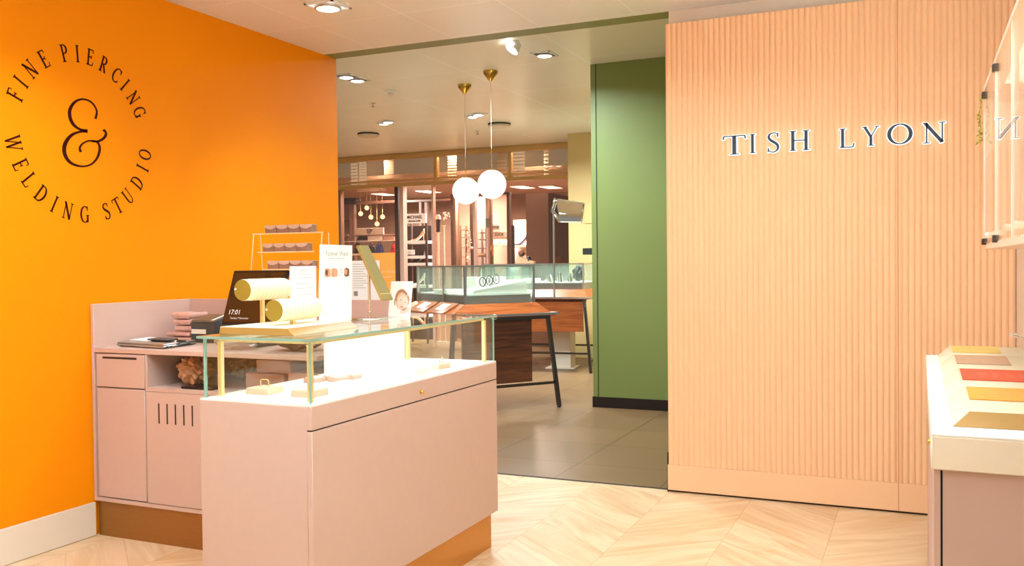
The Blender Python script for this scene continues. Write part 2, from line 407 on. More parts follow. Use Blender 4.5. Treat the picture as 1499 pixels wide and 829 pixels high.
def stroke(mb, pts, fn, h0, h1, fat=0.0):
    n = len(pts)
    if n > 2 and len(pts) < 20: pts = spline(pts, 4); n = len(pts)
    Lf, Rt = [], []
    for i, (x, y, w) in enumerate(pts):
        x0, y0, _ = pts[max(i-1, 0)]; x1, y1, _ = pts[min(i+1, n-1)]
        if n > 3 and abs(pts[0][0]-pts[-1][0]) < 1e-6 and abs(pts[0][1]-pts[-1][1]) < 1e-6 and i in (0, n-1):
            x0, y0, _ = pts[-2]; x1, y1, _ = pts[1]
        tx, ty = x1-x0, y1-y0; l = math.hypot(tx, ty) or 1; tx /= l; ty /= l
        e = 0
        if i == 0: e = -fat
        if i == n-1: e = fat
        hw = w/2+fat
        Lf.append((x-ty*hw+tx*e, y+tx*hw+ty*e)); Rt.append((x+ty*hw+tx*e, y-tx*hw+ty*e))
    rows = []
    for (a, b) in zip(Lf, Rt):
        rows.append([mb.bm.verts.new(fn(a[0], a[1], h0)), mb.bm.verts.new(fn(b[0], b[1], h0)), mb.bm.verts.new(fn(b[0], b[1], h1)), mb.bm.verts.new(fn(a[0], a[1], h1))])
    for A, B in zip(rows, rows[1:]):
        for k in range(4): mb.bm.faces.new((A[k], A[(k+1) % 4], B[(k+1) % 4], B[k]))
    mb.bm.faces.new(rows[0]); mb.bm.faces.new(rows[-1][::-1])
def glyph(mb, ch, fn, h0, h1, fat=0.0):
    for st in GL[ch][1]: stroke(mb, st, fn, h0, h1, fat)

# ================================================================== THE SHOP ROOM
WX = -3.81          # face of the orange wall
PY = 5.22           # face of the fluted peach panel
RX = .447           # face of the right wall
CZ = 2.83; MZ = 3.19
struct('floor', MB().box(-4.0, .6, -2.2, 5.28, -.05, 0), 'floor')
struct('wall_left', MB().box(-3.97, WX, -2.2, 5.476, 0, MZ), 'orange')
struct('wall_far', MB().box(-1.35, .6, 5.33, 5.45, 0, MZ), 'offwhite')
struct('wall_right', MB().box(RX, .6, -2.2, 5.33, 0, CZ), 'offwhite')
struct('wall_near', MB().box(-3.97, .6, -2.3, -2.2, 0, CZ), 'offwhite')
struct('ceiling', MB().box(-3.81, .6, -2.2, 5.33, CZ, CZ+.06), 'ceil')
struct('trim_1', MB().box(WX, -1.35, 5.33, 5.476, CZ, MZ), 'greenhead')        # olive header over the opening
struct('baseboard_left', MB().box(WX, -3.795, -2.2, 3.312, 0, .17, .004), 'cream')
struct('trim_2', MB().box(WX, -1.35, 5.265, 5.285, -.01, .003), 'dark')          # floor threshold strip

# fluted peach panel
def fluted():
    mb = MB(); p = .0305; x0, x1 = -1.345, RX-.002; n = int((x1-x0)/p); p = (x1-x0)/n
    prof = []
    for i in range(n):
        for k in range(7):
            t = k/7
            prof.append((x0+(i+t)*p, PY+.008-.008*math.sin(PI*t)**.8))
    prof.append((x1, PY+.008))
    pts = prof + [(x1, 5.325), (x0, 5.325)]
    mb.poly(pts, lambda a, b, h: (a, b, h), .163, 2.728)
    return mb
struct('wall_far_panel' if False else 'trim_3', fluted(), 'peach')
struct('baseboard_far', MB().box(-1.348, RX-.002, PY, 5.325, .012, .162, .001), 'peach')
struct('trim_4', MB().box(-1.352, -1.346, PY+.003, 5.33, 0, .23), 'dark')
struct('trim_5', MB().box(-1.345, RX-.01, PY+.02, 5.32, 0, .012), 'dark')
struct('trim_6', MB().box(-.1045, -.0995, PY-.0015, PY+.02, .012, 2.728), mat('peach joint shadow line', (220, 158, 108), .6))

# halo lit name over the fluted panel
sg = empty('shop_sign', (-.45, PY, 2.0), 'backlit dark serif name sign on the fluted peach wall', 'sign')
NAME = [('T', 1058, 1094, 199, 227), ('I', 1097, 1108, 197, 225), ('S', 1124, 1141, 195, 224), ('H', 1155, 1187, 192, 221),
        ('L', 1228, 1252, 189, 217), ('Y', 1261, 1289, 186, 214), ('O', 1300, 1335, 182, 212), ('N', 1349, 1386, 180, 210)]
for ch, xa, xb, ya, yb in NAME:
    w = GL[ch][0]
    xl, xr = at(xa, 205, Y=PY).x, at(xb, 205, Y=PY).x
    zt, zb = at((xa+xb)/2, ya, Y=PY).z, at((xa+xb)/2, yb, Y=PY).z
    h = zt-zb
    ks = [p[0] for s in GL[ch][1] for p in s]; lo, hi = min(ks)-.04, max(ks)+.04
    kx = (xr-xl)/(hi-lo)
    f1 = lambda a, b, q, xl=xl, kx=kx, lo=lo, zb=zb, h=h: (xl+(a-lo)*kx, PY-q, zb+b*h)
    mb = MB(); glyph(mb, ch, f1, .020, .026)
    l = mb.build('letter', 'letter', sg)
    mb = MB(); glyph(mb, ch, f1, .004, .0185, .028)
    mb.build('halo_light', 'halo', l)

# maroon lettering on the orange wall
wl = empty('wall_lettering', (WX, 3.295, 2.018), 'maroon circle of serif words around a large ampersand on the orange wall', 'lettering')
CY0, CZ0 = 3.295, 2.018
def wallpt(px, py): p = at(px/2.368, py/2.368, X=WX); return p.y, p.z
top = [('F', 45, 325), ('I', 70, 282), ('N', 103, 237), ('E', 148, 198), ('P', 221, 176), ('I', 267, 178), ('E', 313, 190), ('R', 362, 215), ('C', 409, 250), ('I', 438, 288), ('N', 470, 333), ('G', 491, 385)]
bot = [('W', 42, 497), ('E', 66, 573), ('L', 95, 628), ('D', 140, 676), ('I', 186, 713), ('N', 234, 733), ('G', 293, 746), ('S', 370, 737), ('T', 408, 714), ('U', 445, 683), ('D', 476, 634), ('I', 503, 588), ('O', 507, 538)]
RM = .398; LH = .083
for lst, up in ((top, 1), (bot, -1)):
    for ch, px, py in lst:
        mb = MB()
        y, z = wallpt(px, py); a = math.atan2(z-CZ0, y-CY0)
        rd = Vector((math.cos(a), math.sin(a)))*up; rt = Vector((rd.y, -rd.x))
        c = Vector((CY0, CZ0)) + Vector((math.cos(a), math.sin(a)))*RM
        w = GL[ch][0]; sx = LH*.76
        def fn(u, v, q, c=c, rd=rd, rt=rt, w=w, sx=sx):
            p = c + rt*((u-w/2)*sx) + rd*((v-.5)*LH); return (WX+q, p.x, p.y)
        glyph(mb, ch, fn, .0, .002, .006)
        mb.build('letter', 'ink', wl)
AMP = [[(330, 412, 9), (335, 385, 7), (318, 356, 6), (288, 344, 6), (260, 353, 8), (242, 380, 12), (243, 410, 13), (256, 434, 11), (278, 449, 8), (303, 455, 13)],
       [(300, 455, 7), (272, 458, 7), (246, 470, 10), (227, 495, 14), (222, 522, 15), (230, 548, 13), (250, 568, 9), (284, 577, 6), (315, 570, 6), (336, 548, 8), (345, 520, 10), (342, 500, 8), (330, 490, 6), (305, 489, 5), (285, 499, 6), (276, 514, 8), (280, 527, 11)],
       [(318, 490, 5), (340, 490, 7), (358, 480, 9), (367, 466, 10), (362, 452, 7), (357, 455, 6)]]
mb = MB(); k = .00148
for st in AMP:
    pts = [(*wallpt(x, y), w*k) for x, y, w in st]
    stroke(mb, spline(pts, 5), lambda a, b, q: (WX+q, a, b), 0, .002)
mb.build('ampersand', 'ink', wl)

# ---- recessed lights, shop
def downlight(name, c, size, label, group, lamps=1, rz=0., long=1.0, dark='recess', tilt=False, z=None):
    z = c[2]; e = empty(name, (c[0], c[1], z-.004), label, 'ceiling light', group, rz)
    s = size/2; l = s*long
    mb = MB()
    for (a0, a1, b0, b1) in ((-s, s, -l, -l+.012), (-s, s, l-.012, l), (-s, -s+.012, -l, l), (s-.012, s, -l, l)):
        mb.box(a0, a1, b0, b1, -.006, .003)
    fr = mb.build('frame', 'white', e, local=True)
    MB().box(-s+.01, s-.01, -l+.01, l-.01, .0006, .0034).build('recess', dark, e, local=True)
    for i in range(lamps):
        cy = (i-(lamps-1)/2)*size
        h = MB().lathe([(size*.40, -.001), (size*.40, -.016), (size*.34, -.018)], (0, cy, 0)).build('lamp_ring', 'steel', e, local=True)
        MB().lathe([(0, -.017), (size*.34, -.0165), (size*.34, -.012), (0, -.012)], (0, cy, 0)).build('lens', 'lens', h, local=True)
    return e
downlight('ceiling_light', (*at(480, 8, Z=CZ).xy, CZ), .19, 'square white recessed downlight in the shop ceiling by the orange wall', 'recessed ceiling lights')

# ================================================================== RECEPTION DESK (left, against the orange wall)
DX0, DX1, DY = -3.806, -2.43, 3.31
desk = empty('reception_desk', (-3.1, 3.64, 0), 'mauve desk with raised back panel against the orange wall', 'desk')
MB().box(DX0, -3.787, DY, 3.98, .178, 1.17, .002).build('side_panel', 'mauve_panel', desk)
MB().box(DX0, -2.36, 3.98, 4.0, .178, 1.17, .002).build('back_panel', 'mauve_panel', desk)
MB().box(-3.787, DX1, DY, 3.98, .927, .95, .002).build('worktop', 'mauve', desk)
MB().box(-3.787, DX1, 3.34, 3.975, .18, .742).build('carcass', 'mauve_dark', desk)
MB().box(-3.787, -3.452, 3.34, 3.975, .742, .926).build('drawer_box', 'mauve_dark', desk)
mb = MB().box(-3.447, DX1, 3.312, 3.86, .748, .766).box(-3.447, -3.433, 3.312, 3.86, .766, .926).box(-3.433, DX1, 3.85, 3.87, .766, .926)
mb.build('open_shelf', 'mauve', desk)
dr = MB().box(-3.774, -3.452, 3.311, 3.338, .757, .922, .002).build('drawer', 'mauve', desk)
MB().box(-3.729, -3.501, 3.3095, 3.315, .8985, .9085, .0008).build('finger_slot', 'dark', dr)
MB().box(-3.774, -3.452, 3.311, 3.338, .203, .751, .002).build('door', 'mauve', desk)
d2 = MB().box(-3.446, -2.94, 3.311, 3.338, .200, .746, .002).build('door', 'mauve', desk)
for i in range(5):
    x = -3.362+.0525*i
    MB().box(x-.004, x+.004, 3.3095, 3.315, .594, .692, .0006).build('vent_slot', 'dark', d2)
MB().box(-2.935, DX1, 3.311, 3.338, .200, .746, .002).build('door', 'mauve', desk)
MB().box(-3.787, DX1, 3.312, 3.34, .178, .197).build('bottom_rail', 'mauve', desk)
MB().box(-3.79, DX1, 3.325, 3.95, 0, .178).build('plinth', 'bronze', desk)

# things in the open shelf
def crumple(c, r, sq, seed, n=3):
    rd = random.Random(seed); mb = MB()
    bm = mb.bm; vs = bmesh.ops.create_icosphere(bm, subdivisions=n, radius=r)['verts']
    for v in vs:
        d = v.co.normalized()
        k = 1+.20*math.sin(9*d.x+seed)*math.cos(8*d.z-seed)+.13*math.sin(17*d.y+11*d.z)+.10*abs(math.sin(23*d.x+19*d.z+5*math.sin(9*d.y)))+rd.uniform(-.02, .02)
        v.co = Vector((d.x*sq[0], d.y*sq[1], d.z*sq[2]))*r*k
    zmin = min(v.co.z for v in vs)
    for v in vs: v.co += Vector((c[0], c[1], c[2]-zmin))
    return mb
tag(crumple((-3.27, 3.46, .767), .066, (1.2, .9, .88), 3, 4).build('crumpled_paper', 'kraft', angle=15), 'crumpled brown paper lying in the open desk shelf', 'paper')
tag(crumple((-3.17, 3.70, .767), .058, (1.1, .9, 1.0), 8, 4).build('crumpled_paper', 'kraft', angle=15), 'second brown paper ball behind in the open desk shelf, nearer the counter', 'paper')
mb = MB().box(-3.24, -3.05, 3.33, 3.43, .7665, .778, .003); mb.build('stapler_tray', 'black')
tag(bpy.data.objects['stapler_tray'], 'flat black tray at the front of the open desk shelf', 'tray')
for i, (x0, x1, y0, y1, z0, z1) in enumerate([(-2.95, -2.72, 3.45, 3.72, .767, .84), (-2.90, -2.70, 3.47, 3.70, .8405, .905), (-2.66, -2.47, 3.40, 3.66, .767, .86)]):
    tag(MB().box(x0, x1, y0, y1, z0, z1, .004).build('carton', 'carton'),
        ('pale pink carton in the open desk shelf, under another carton', 'pale pink carton stacked on another in the desk shelf', 'pink carton alone at the counter end of the desk shelf')[i], 'box', 'cartons in the desk shelf')

# laptop and things on it
LC = Vector((-3.365, 3.352)); du = Vector((-.37, .052)); dv = Vector((-.045, .27))
lap = empty('laptop', (LC.x, LC.y, .95), 'closed silver laptop on the desk worktop', 'laptop')
def lbox(u0, u1, v0, v1, z0, z1, bev=.002):
    q = [LC+du*u+dv*v for u, v in ((u0, v0), (u1, v0), (u1, v1), (u0, v1))]
    return MB().hexa([(p.x, p.y, z0) for p in q]+[(p.x, p.y, z1) for p in q], bev)
lbox(0, 1, 0, 1, .954, .966, .003).build('base', 'laptop', lap)
lbox(.01, .99, .01, .99, .9665, .974, .003).build('lid', 'laptop', lap)
mb = MB()
for a, b in ((.06, .12), (.18, .24), (.42, .8)):
    q0, q1 = LC+dv*a, LC+dv*b; n = Vector((.0015, .0002))
    mb.face([(q0.x+n.x, q0.y+n.y, .957), (q1.x+n.x, q1.y+n.y, .957), (q1.x+n.x, q1.y+n.y, .963), (q0.x+n.x, q0.y+n.y, .963)])
mb.build('port', 'black', lap)
for u, v in ((.05, .08), (.95, .08), (.05, .9), (.95, .9)):
    p = LC+du*u+dv*v; MB().lathe([(0, .9502), (.008, .9502), (.008, .9541), (0, .9541)], (p.x, p.y, 0), seg=10).build('rubber_foot', 'black', lap)
def on_lap(u, v): return LC+du*u+dv*v
tag(lbox(.52, .95, .3, .9, .9745, .979, .001).build('notebook', 'paper'), 'pale thin notebook lying on the closed laptop', 'notebook')
ph = lbox(.18, .60, .35, .70, .9795, .987, .002).build('phone', 'charcoal'); tag(ph, 'dark phone resting on the laptop and notebook', 'phone')
ky = empty('key_bunch', (*on_lap(.10, .5), .975), 'black keys and silver ring on the laptop corner', 'keys')
p = on_lap(.10, .5)
MB().tube([(p.x+.018*math.cos(a*PI/8), p.y+.018*math.sin(a*PI/8), .9765) for a in range(16)], .0018, 6, True).build('ring', 'silver', ky)
MB().box(p.x+.012, p.x+.06, p.y-.01, p.y+.012, .975, .984, .003).build('fob', 'black', ky)
MB().box(p.x-.065, p.x-.012, p.y-.012, p.y+.008, .975, .982, .003).build('key', 'black', ky)

# stacked pink pouches
pc = Vector((-3.61, 3.80)); z = .951
for i in range(5):
    w, dpt, h = (.085, .085, .026) if i < 2 else (.062, .075, .033)
    rd = random.Random(i); J = lambda: rd.uniform(-.004, .004)
    ox, oy = J()*1.5-(.02 if i < 2 else 0), J()*1.5
    x0, x1, y0, y1 = pc.x+ox-w, pc.x+ox+w, pc.y+oy-dpt, pc.y+oy+dpt
    mb = MB().hexa([(x0, y0, z), (x1, y0, z), (x1, y1, z), (x0, y1, z), (x0+.004+J(), y0+.004+J(), z+h), (x1-.004+J(), y0+.004+J(), z+h), (x1-.004, y1-.004, z+h), (x0+.004, y1-.004, z+h)])
    bmesh.ops.subdivide_edges(mb.bm, edges=list(mb.bm.edges), cuts=5, use_grid_fill=True)
    for v in mb.bm.verts:
        fx, fy, fz = (v.co.x-pc.x-ox)/w, (v.co.y-pc.y-oy)/dpt, (v.co.z-z)/h
        k = 1-.09*(1-4*fz*(1-fz))
        v.co.x = pc.x+ox+fx*w*k; v.co.y = pc.y+oy+fy*dpt*k
        v.co.z -= (.0045*(1-fx*fx)+rd.uniform(0, .0015))*max(0, fz)*(1 if fz > .9 else 0)
        v.co.y += rd.uniform(-.0018, .0018)
    tag(mb.build('pouch', 'pouch', angle=60), ('lowest', 'second lowest', 'middle', 'second highest', 'topmost')[i]+' pink plastic pouch of the stack beside the dark printer', 'pouch', 'pink pouches on the desk')
    z += h+.0015

# receipt printer
yf, yb = 3.70, 3.86
pL, pR = at(279.5, 490, Y=yf).x, at(313, 490, Y=yf).x
zt = at(290, 469, Y=yf).z; ztb = at(300, 459, Y=yb).z
pr = empty('receipt_printer', ((pL+pR)/2, (yf+yb)/2, .95), 'charcoal receipt printer with a pale label on the desk', 'printer')
MB().hexa([(pL, yf, .951), (pR, yf, .951), (pR, yb, .951), (pL, yb, .951), (pL, yf, zt-.012), (pR, yf, zt-.012), (pR, yb, ztb-.014), (pL, yb, ztb-.014)], .004, 2).build('body', 'charcoal', pr)
MB().hexa([(pL, yf, zt-.011), (pR, yf, zt-.011), (pR, yb, ztb-.013), (pL, yb, ztb-.013), (pL+.004, yf+.004, zt), (pR-.004, yf+.004, zt), (pR-.004, yb-.03, ztb), (pL+.004, yb-.03, ztb)], .003, 2).build('lid', mat('dark taupe plastic', (104, 90, 70), .4), pr)
MB().hexa([(pR-.022, yf+.006, zt+.0002), (pR-.006, yf+.006, zt+.0002), (pR-.006, yb-.04, ztb+.0002), (pR-.022, yb-.04, ztb+.0002), (pR-.022, yf+.006, zt+.0012), (pR-.006, yf+.006, zt+.0012), (pR-.006, yb-.04, ztb+.0012), (pR-.022, yb-.04, ztb+.0012)]).build('paper_slot', 'paper', pr)
MB().box(pL+.004, pL+(pR-pL)*.66, yf-.0012, yf+.0002, .998, 1.022).build('label_strip', 'cream', pr)

# film wrapped packs on the worktop, seen under the counter's top
for i, (cx, cy, w, d, h, m) in enumerate([(-3.0, 3.46, .13, .10, .035, 'film'), (-2.67, 3.50, .15, .12, .075, 'brown')]):
    mb = crumple((cx, cy, .951), .06, (w/.06*.8, d/.06*.8, h/.06*.8), 20+i)
    tag(mb.build('wrapped_pack', m, angle=15), ('crinkled clear plastic pack on the desk worktop behind the counter', 'dark wrapped pack at the counter end of the desk worktop')[i], 'packet')

# touch screen till
sc = empty('till_screen', (-3.05, 3.72, .95), 'black tilted touch screen till on the desk showing the time', 'screen')
sb = at(323, 475, Y=3.60); st_ = at(343, 396, Y=3.70); str_ = at(423, 396.5, Y=3.70)
wv = Vector((str_.x-st_.x, 0, 0)); uv = st_-sb; uv.x = 0
BL = Vector((sb.x, 3.60, sb.z)); BL.x = (sb.x+st_.x)/2
zdown = BL.z
nrm = wv.cross(uv).normalized()
def scr(u, v, q): return BL+wv*u+uv*v+nrm*q
def sbox(u0, u1, v0, v1, q0, q1, bev=0):
    P_ = [scr(u0, v0, q0), scr(u1, v0, q0), scr(u1, v1, q0), scr(u0, v1, q0), scr(u0, v0, q1), scr(u1, v0, q1), scr(u1, v1, q1), scr(u0, v1, q1)]
    return MB().hexa(P_, bev)
sbox(0, 1, 0, 1, -.02, 0, .004).build('housing', 'black', sc)
pn = sbox(.035, .965, .05, .955, .0002, .0014).build('display', 'screen', sc)
mb = MB(); me = text_mesh('17:01', .036); mb.mesh_of(me, lambda x, y, z: scr(.20, .22, .0022)+wv.normalized()*x+uv.normalized()*y)
me = text_mesh('Tuesday 7 November', .0135); mb.mesh_of(me, lambda x, y, z: scr(.31, .115, .0022)+wv.normalized()*x+uv.normalized()*y)
mb.build('clock_text', 'paper', pn)
MB().hexa([scr(.3, .0, -.06), scr(.7, .0, -.06), scr(.7, .0, -.02), scr(.3, .0, -.02), scr(.35, .6, -.05), scr(.65, .6, -.05), scr(.65, .6, -.02), scr(.35, .6, -.02)]).build('neck', 'charcoal', sc)
c = scr(.5, 0, -.03)
MB().box(c.x-.09, c.x+.09, c.y-.06, c.y+.12, .951, .965, .003).box(c.x-.03, c.x+.03, c.y+.0, c.y+.04, .965, c.z+.03).build('stand', 'charcoal', sc)

# clear tiered stand with small flap boxes (behind the till)
TY = 3.86
def tx(px, py): return at(px, py, Y=TY)
ts = empty('tiered_stand', (tx(430, 341).x, TY, .95), 'clear acrylic three tier stand behind the till', 'stand')
tiers = [(378, 481, 342.5, 395, 464), (396, 478, 369, 402, 467), (414, 476, 393.5, 419, 485)]
zs = []
for k, (xa, xb, yy, ba, bb) in enumerate(tiers):
    a_, b_ = tx(xa, yy), tx(xb, yy); z0 = a_.z; zs.append(z0)
    yo = -.055*k
    MB().box(a_.x, b_.x, TY-.045+yo, TY+.01+yo, z0-.006, z0-.001).build('tier', 'acrylic', ts)
    MB().box(a_.x, b_.x, TY-.0475+yo, TY-.0452+yo, z0-.0065, z0-.0005).build('tier_edge', 'acryledge', ts)
for side, px in (('l', 379), ('r', 480)):
    x = tx(px, 342).x
    x += .003 if side == 'l' else -.003
    mb = MB().tube([(x, TY-.045, zs[0]-.003), (x, TY-.12, .951)], .003, 6).tube([(x, TY+.008, zs[0]-.003), (x, TY+.04, .951)], .003, 6)
    mb.build('side_leg', 'acryledge', ts)
def flapbox(c, w, d, h):
    e = empty('flap_box', (c[0], c[1], c[2]), 'x', 'box')
    b = MB().box(c[0]-w/2, c[0]+w/2, c[1]-d/2, c[1]+d/2, c[2], c[2]+h, .0015).build('tray', 'jewelbox', e)
    mb = MB()
    y0 = c[1]-d/2-.0012; zt = c[2]+h+.0012
    pts = [(-w*.48, 0), (w*.48, 0), (w*.48, -h*.30), (w*.2, -h*.50), (0, -h*.56), (-w*.2, -h*.50), (-w*.48, -h*.30)]
    mb.poly(pts, lambda a, b, q: (c[0]+a, y0-q, zt+b), 0, .0025)
    mb.box(c[0]-w*.48, c[0]+w*.48, y0, c[1]+d/2, zt-.001, zt+.0008)
    mb.build('flap_lid', 'jewellid', e)
    return e
nm = ('top', 'middle', 'lowest'); first = None
for k, (xa, xb, yy, ba, bb) in enumerate(tiers):
    n = 4; X0, X1 = tx(ba, yy).x, tx(bb, yy).x
    w = (X1-X0)/n
    for i in range(n):
        e = flapbox((X0+(i+.5)*w, TY-.02-.055*k, zs[k]+.0005), w*.96, .042, .038)
        tag(e, ('first', 'second', 'third', 'last')[i]+' pink grey flap box from the left on the '+nm[k]+' tier', 'box', 'flap boxes on the tiered stand')

# ================================================================== GLASS TOPPED COUNTER
CX0, CX1, CY1_, CY2_ = -2.32, -1.84, 2.474, 3.92
ctr = empty('display_counter', (-2.08, 3.2, 0), 'mauve display counter with glass case on brass plinth, in the foreground', 'display counter')
MB().box(CX0, -1.862, CY1_, CY1_+.018, .17, .880, .0015).build('end_panel', 'mauve', ctr)
MB().box(CX0, -1.862, CY1_+.0185, CY2_, .17, .879).build('body', 'mauve', ctr)
MB().box(-1.8615, CX1, CY1_, CY2_, .17, .797, .0015).build('front_panel', 'mauve', ctr)
fd = MB().box(-1.8615, CX1, CY1_, CY2_, .802, .880, .0015).build('drawer_front', 'mauve', ctr)
MB().box(-1.8616, -1.846, CY1_+.003, CY2_-.003, .7972, .8018).build('shadow_gap', 'dark', ctr)
lp = at(616, 574, X=CX1)
MB().lathe([(0, .014), (.006, .013), (.0075, .009), (.005, .005), (.009, .003), (.009, 0), (0, 0)], lp, (1, 0, 0), 16).build('lock_knob', 'brass', fd)
MB().box(-2.29, -1.866, 2.50, 3.895, 0, .17).build('plinth', 'brassplinth', ctr)
MB().box(CX0+.001, CX1-.001, CY1_+.001, CY2_-.001, .8805, .887).build('deck', 'white', ctr)
GZ = 1.097
def pane(x0, x1, y0, y1, z0, z1, edges):
    g_ = MB().box(x0, x1, y0, y1, z0, z1).build('glass_pane', 'glass', ctr)
    for e_ in edges: MB().box(*e_).build('glass_edge', 'glassedge', g_)
pane(-2.306, -1.853, 2.490, 2.497, .887, GZ, [(-2.313, -2.3062, 2.488, 2.499, .887, GZ)])
pane(-1.859, -1.852, 2.4975, 3.906, .887, GZ, [(-1.857, -1.8515, 2.4855, 2.4895, .887, GZ)])
pane(-2.306, -1.853, 3.907, 3.914, .887, GZ, [(-1.852, -1.8475, 3.906, 3.914, .887, GZ)])
pane(-2.312, -2.3055, 2.4995, 3.20, .887, GZ, [])
MB().box(-2.316, -2.3035, 3.205, 3.906, .887, GZ).build('back_panel', 'white', ctr)
tp = MB().box(-2.325, -1.838, 2.470, 3.926, GZ+.0005, GZ+.010).build('glass_top', 'glass_top', ctr)
for b_ in ((-2.325, -1.838, 2.4685, 2.4699, GZ+.0005, GZ+.0098), (-1.8379, -1.8365, 2.470, 3.926, GZ+.0005, GZ+.0098), (-2.3265, -2.3251, 2.470, 3.926, GZ+.0005, GZ+.0098)):
    MB().box(*b_).build('glass_edge', 'glassedge', tp)
for (x, y) in ((-2.285, 2.545), (-1.885, 2.530), (-1.872, 3.853), (-2.285, 3.853)):
    MB().box(x-.008, x+.008, y-.008, y+.008, .887, 1.083).build('post', 'gold', ctr)
for b_ in ((-1.886, -1.871, 2.53, 3.853), (-2.292, -2.278, 2.545, 3.853), (-2.285, -1.88, 2.538, 2.552), (-2.285, -1.875, 3.846, 3.86)):
    MB().box(*b_, 1.0832, 1.0965).build('top_rail', 'gold', ctr)
MB().box(-2.276, -2.262, 2.56, 3.84, 1.086, 1.096).build('light_strip', 'led', ctr)
for (x, y) in ((-1.848, 2.480), (-1.848, 3.916)):
    MB().box(x-.014, x+.014, y-.014, y+.014, GZ-.012, GZ+.0125, .004, 2).build('corner_guard', 'acrylic', ctr)

# display pads inside the case
DZ = .8872
def pad(xa, xb, yn, yf, h, m, taper=.0, name='display_pad'):
    """xa, xb: photo columns of the near edge; yn/yf near and far rows on the deck"""
    p0 = at(xa, yn, Z=DZ); p1 = at(xb, yn, Z=DZ); return p0, p1
PADS = [(-2.185, 2.66, .125, .11, .022, 'padcream', 'cream stone pad with a gold ring stand, nearest the left end of the case'),
        (-2.06, 2.80, .10, .10, .018, 'pad', 'white pad between the cream pad and the corner post'),
        (-1.985, 2.66, .115, .12, .024, 'padcream', 'pale pad at the front gold corner post'),
        (-1.995, 2.90, .12, .13, .018, 'pad', 'low white pad in the middle front of the case'),
        (-1.925, 3.33, .055, .12, .026, 'pad', 'white pad below the lock, holding rings'),
        (-1.945, 3.56, .055, .13, .022, 'padcream', 'cream pad with beaded rings at the far end of the case'),
        (-2.13, 3.38, .10, .24, .014, 'pad', 'long flat white pad at the back of the case')]
for i, (cx, cy, w, d, h, m_, lb) in enumerate(PADS):
    w, d = w*.8, d*.85
    b0 = [(cx-w/2, cy-d/2), (cx+w/2, cy-d/2), (cx+w/2, cy+d/2), (cx-w/2, cy+d/2)]
    mb = MB().hexa([(x, y, DZ) for x, y in b0]+[(cx+(x-cx)*.96, cy+(y-cy)*.96, DZ+h) for x, y in b0], .0015)
    tag(mb.build('display_pad', m_), lb, 'display pad', 'pads in the counter case')
def ring(c, r, t, axis=(0, 1, 0)):
    ax = Vector(axis).normalized(); a_ = ax.orthogonal().normalized(); b_ = ax.cross(a_)
    return [Vector(c)+(a_*math.cos(2*PI*k/20)+b_*math.sin(2*PI*k/20))*r for k in range(20)]
rs = MB(); x, y = -2.19, 2.665
rs.tube([(x-.018, y, DZ+.0225), (x-.018, y, DZ+.044), (x-.012, y, DZ+.048), (x+.012, y, DZ+.048), (x+.018, y, DZ+.044), (x+.018, y, DZ+.0225)], .0022, 8)
tag(rs.build('ring_stand', 'gold'), 'small gold arch stand on the cream stone pad', 'ring stand')
for i, (x, y, h, ax) in enumerate([(-1.93, 3.30, .0262, (1, .2, 0)), (-1.925, 3.35, .0262, (1, -.2, 0)), (-1.94, 3.54, .0222, (1, .4, 0)), (-1.95, 3.59, .0222, (1, 0, 0))]):
    tag(MB().tube(ring((x, y, DZ+h+.0125), .011, .002, ax), .002, 6, True).build('ring', 'silver'), 'thin silver ring standing on the '+('white pad below the lock, nearer one', 'white pad below the lock, farther one', 'cream pad at the far end, nearer one', 'cream pad at the far end, farther one')[i], 'ring', 'rings in the counter case')
for i, (x, y) in enumerate([(-2.20, 2.98), (-2.20, 3.06), (-2.12, 3.03), (-2.12, 3.12)]):
    e = empty('jewellery_box', (x, y, DZ), ('back left', 'back right', 'front left', 'front right')[i]+' pale square jewellery box of the four mid-case', 'box', 'pale boxes in the counter case')
    MB().box(x-.03, x+.03, y-.033, y+.033, DZ, DZ+.018, .002).build('tray', 'carton', e)
    MB().box(x-.024, x+.024, y-.027, y+.027, DZ+.0182, DZ+.021, .001).build('insert', 'pad', e)

# ---- on the counter's glass top
TZ = GZ+.0102
bd = empty('bracelet_display', (-2.16, 2.75, TZ), 'gold board with two cream bracelet rolls on posts, on the counter top', 'bracelet display')
z1 = TZ+.024
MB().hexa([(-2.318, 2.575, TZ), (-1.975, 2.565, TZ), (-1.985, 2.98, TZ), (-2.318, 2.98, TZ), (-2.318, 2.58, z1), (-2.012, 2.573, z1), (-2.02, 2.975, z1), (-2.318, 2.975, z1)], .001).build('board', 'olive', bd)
MB().hexa([(-2.317, 2.581, z1+.0002), (-2.014, 2.575, z1+.0002), (-2.022, 2.974, z1+.0002), (-2.317, 2.974, z1+.0002), (-2.317, 2.581, z1+.0016), (-2.014, 2.575, z1+.0016), (-2.022, 2.974, z1+.0016), (-2.317, 2.974, z1+.0016)]).build('top_glare', 'roll', bd)  # pale layer puts the glare from above onto the board
RY0 = [(355, 425, 425, 423, 388), (401, 455, 469, 450.5, 431)]
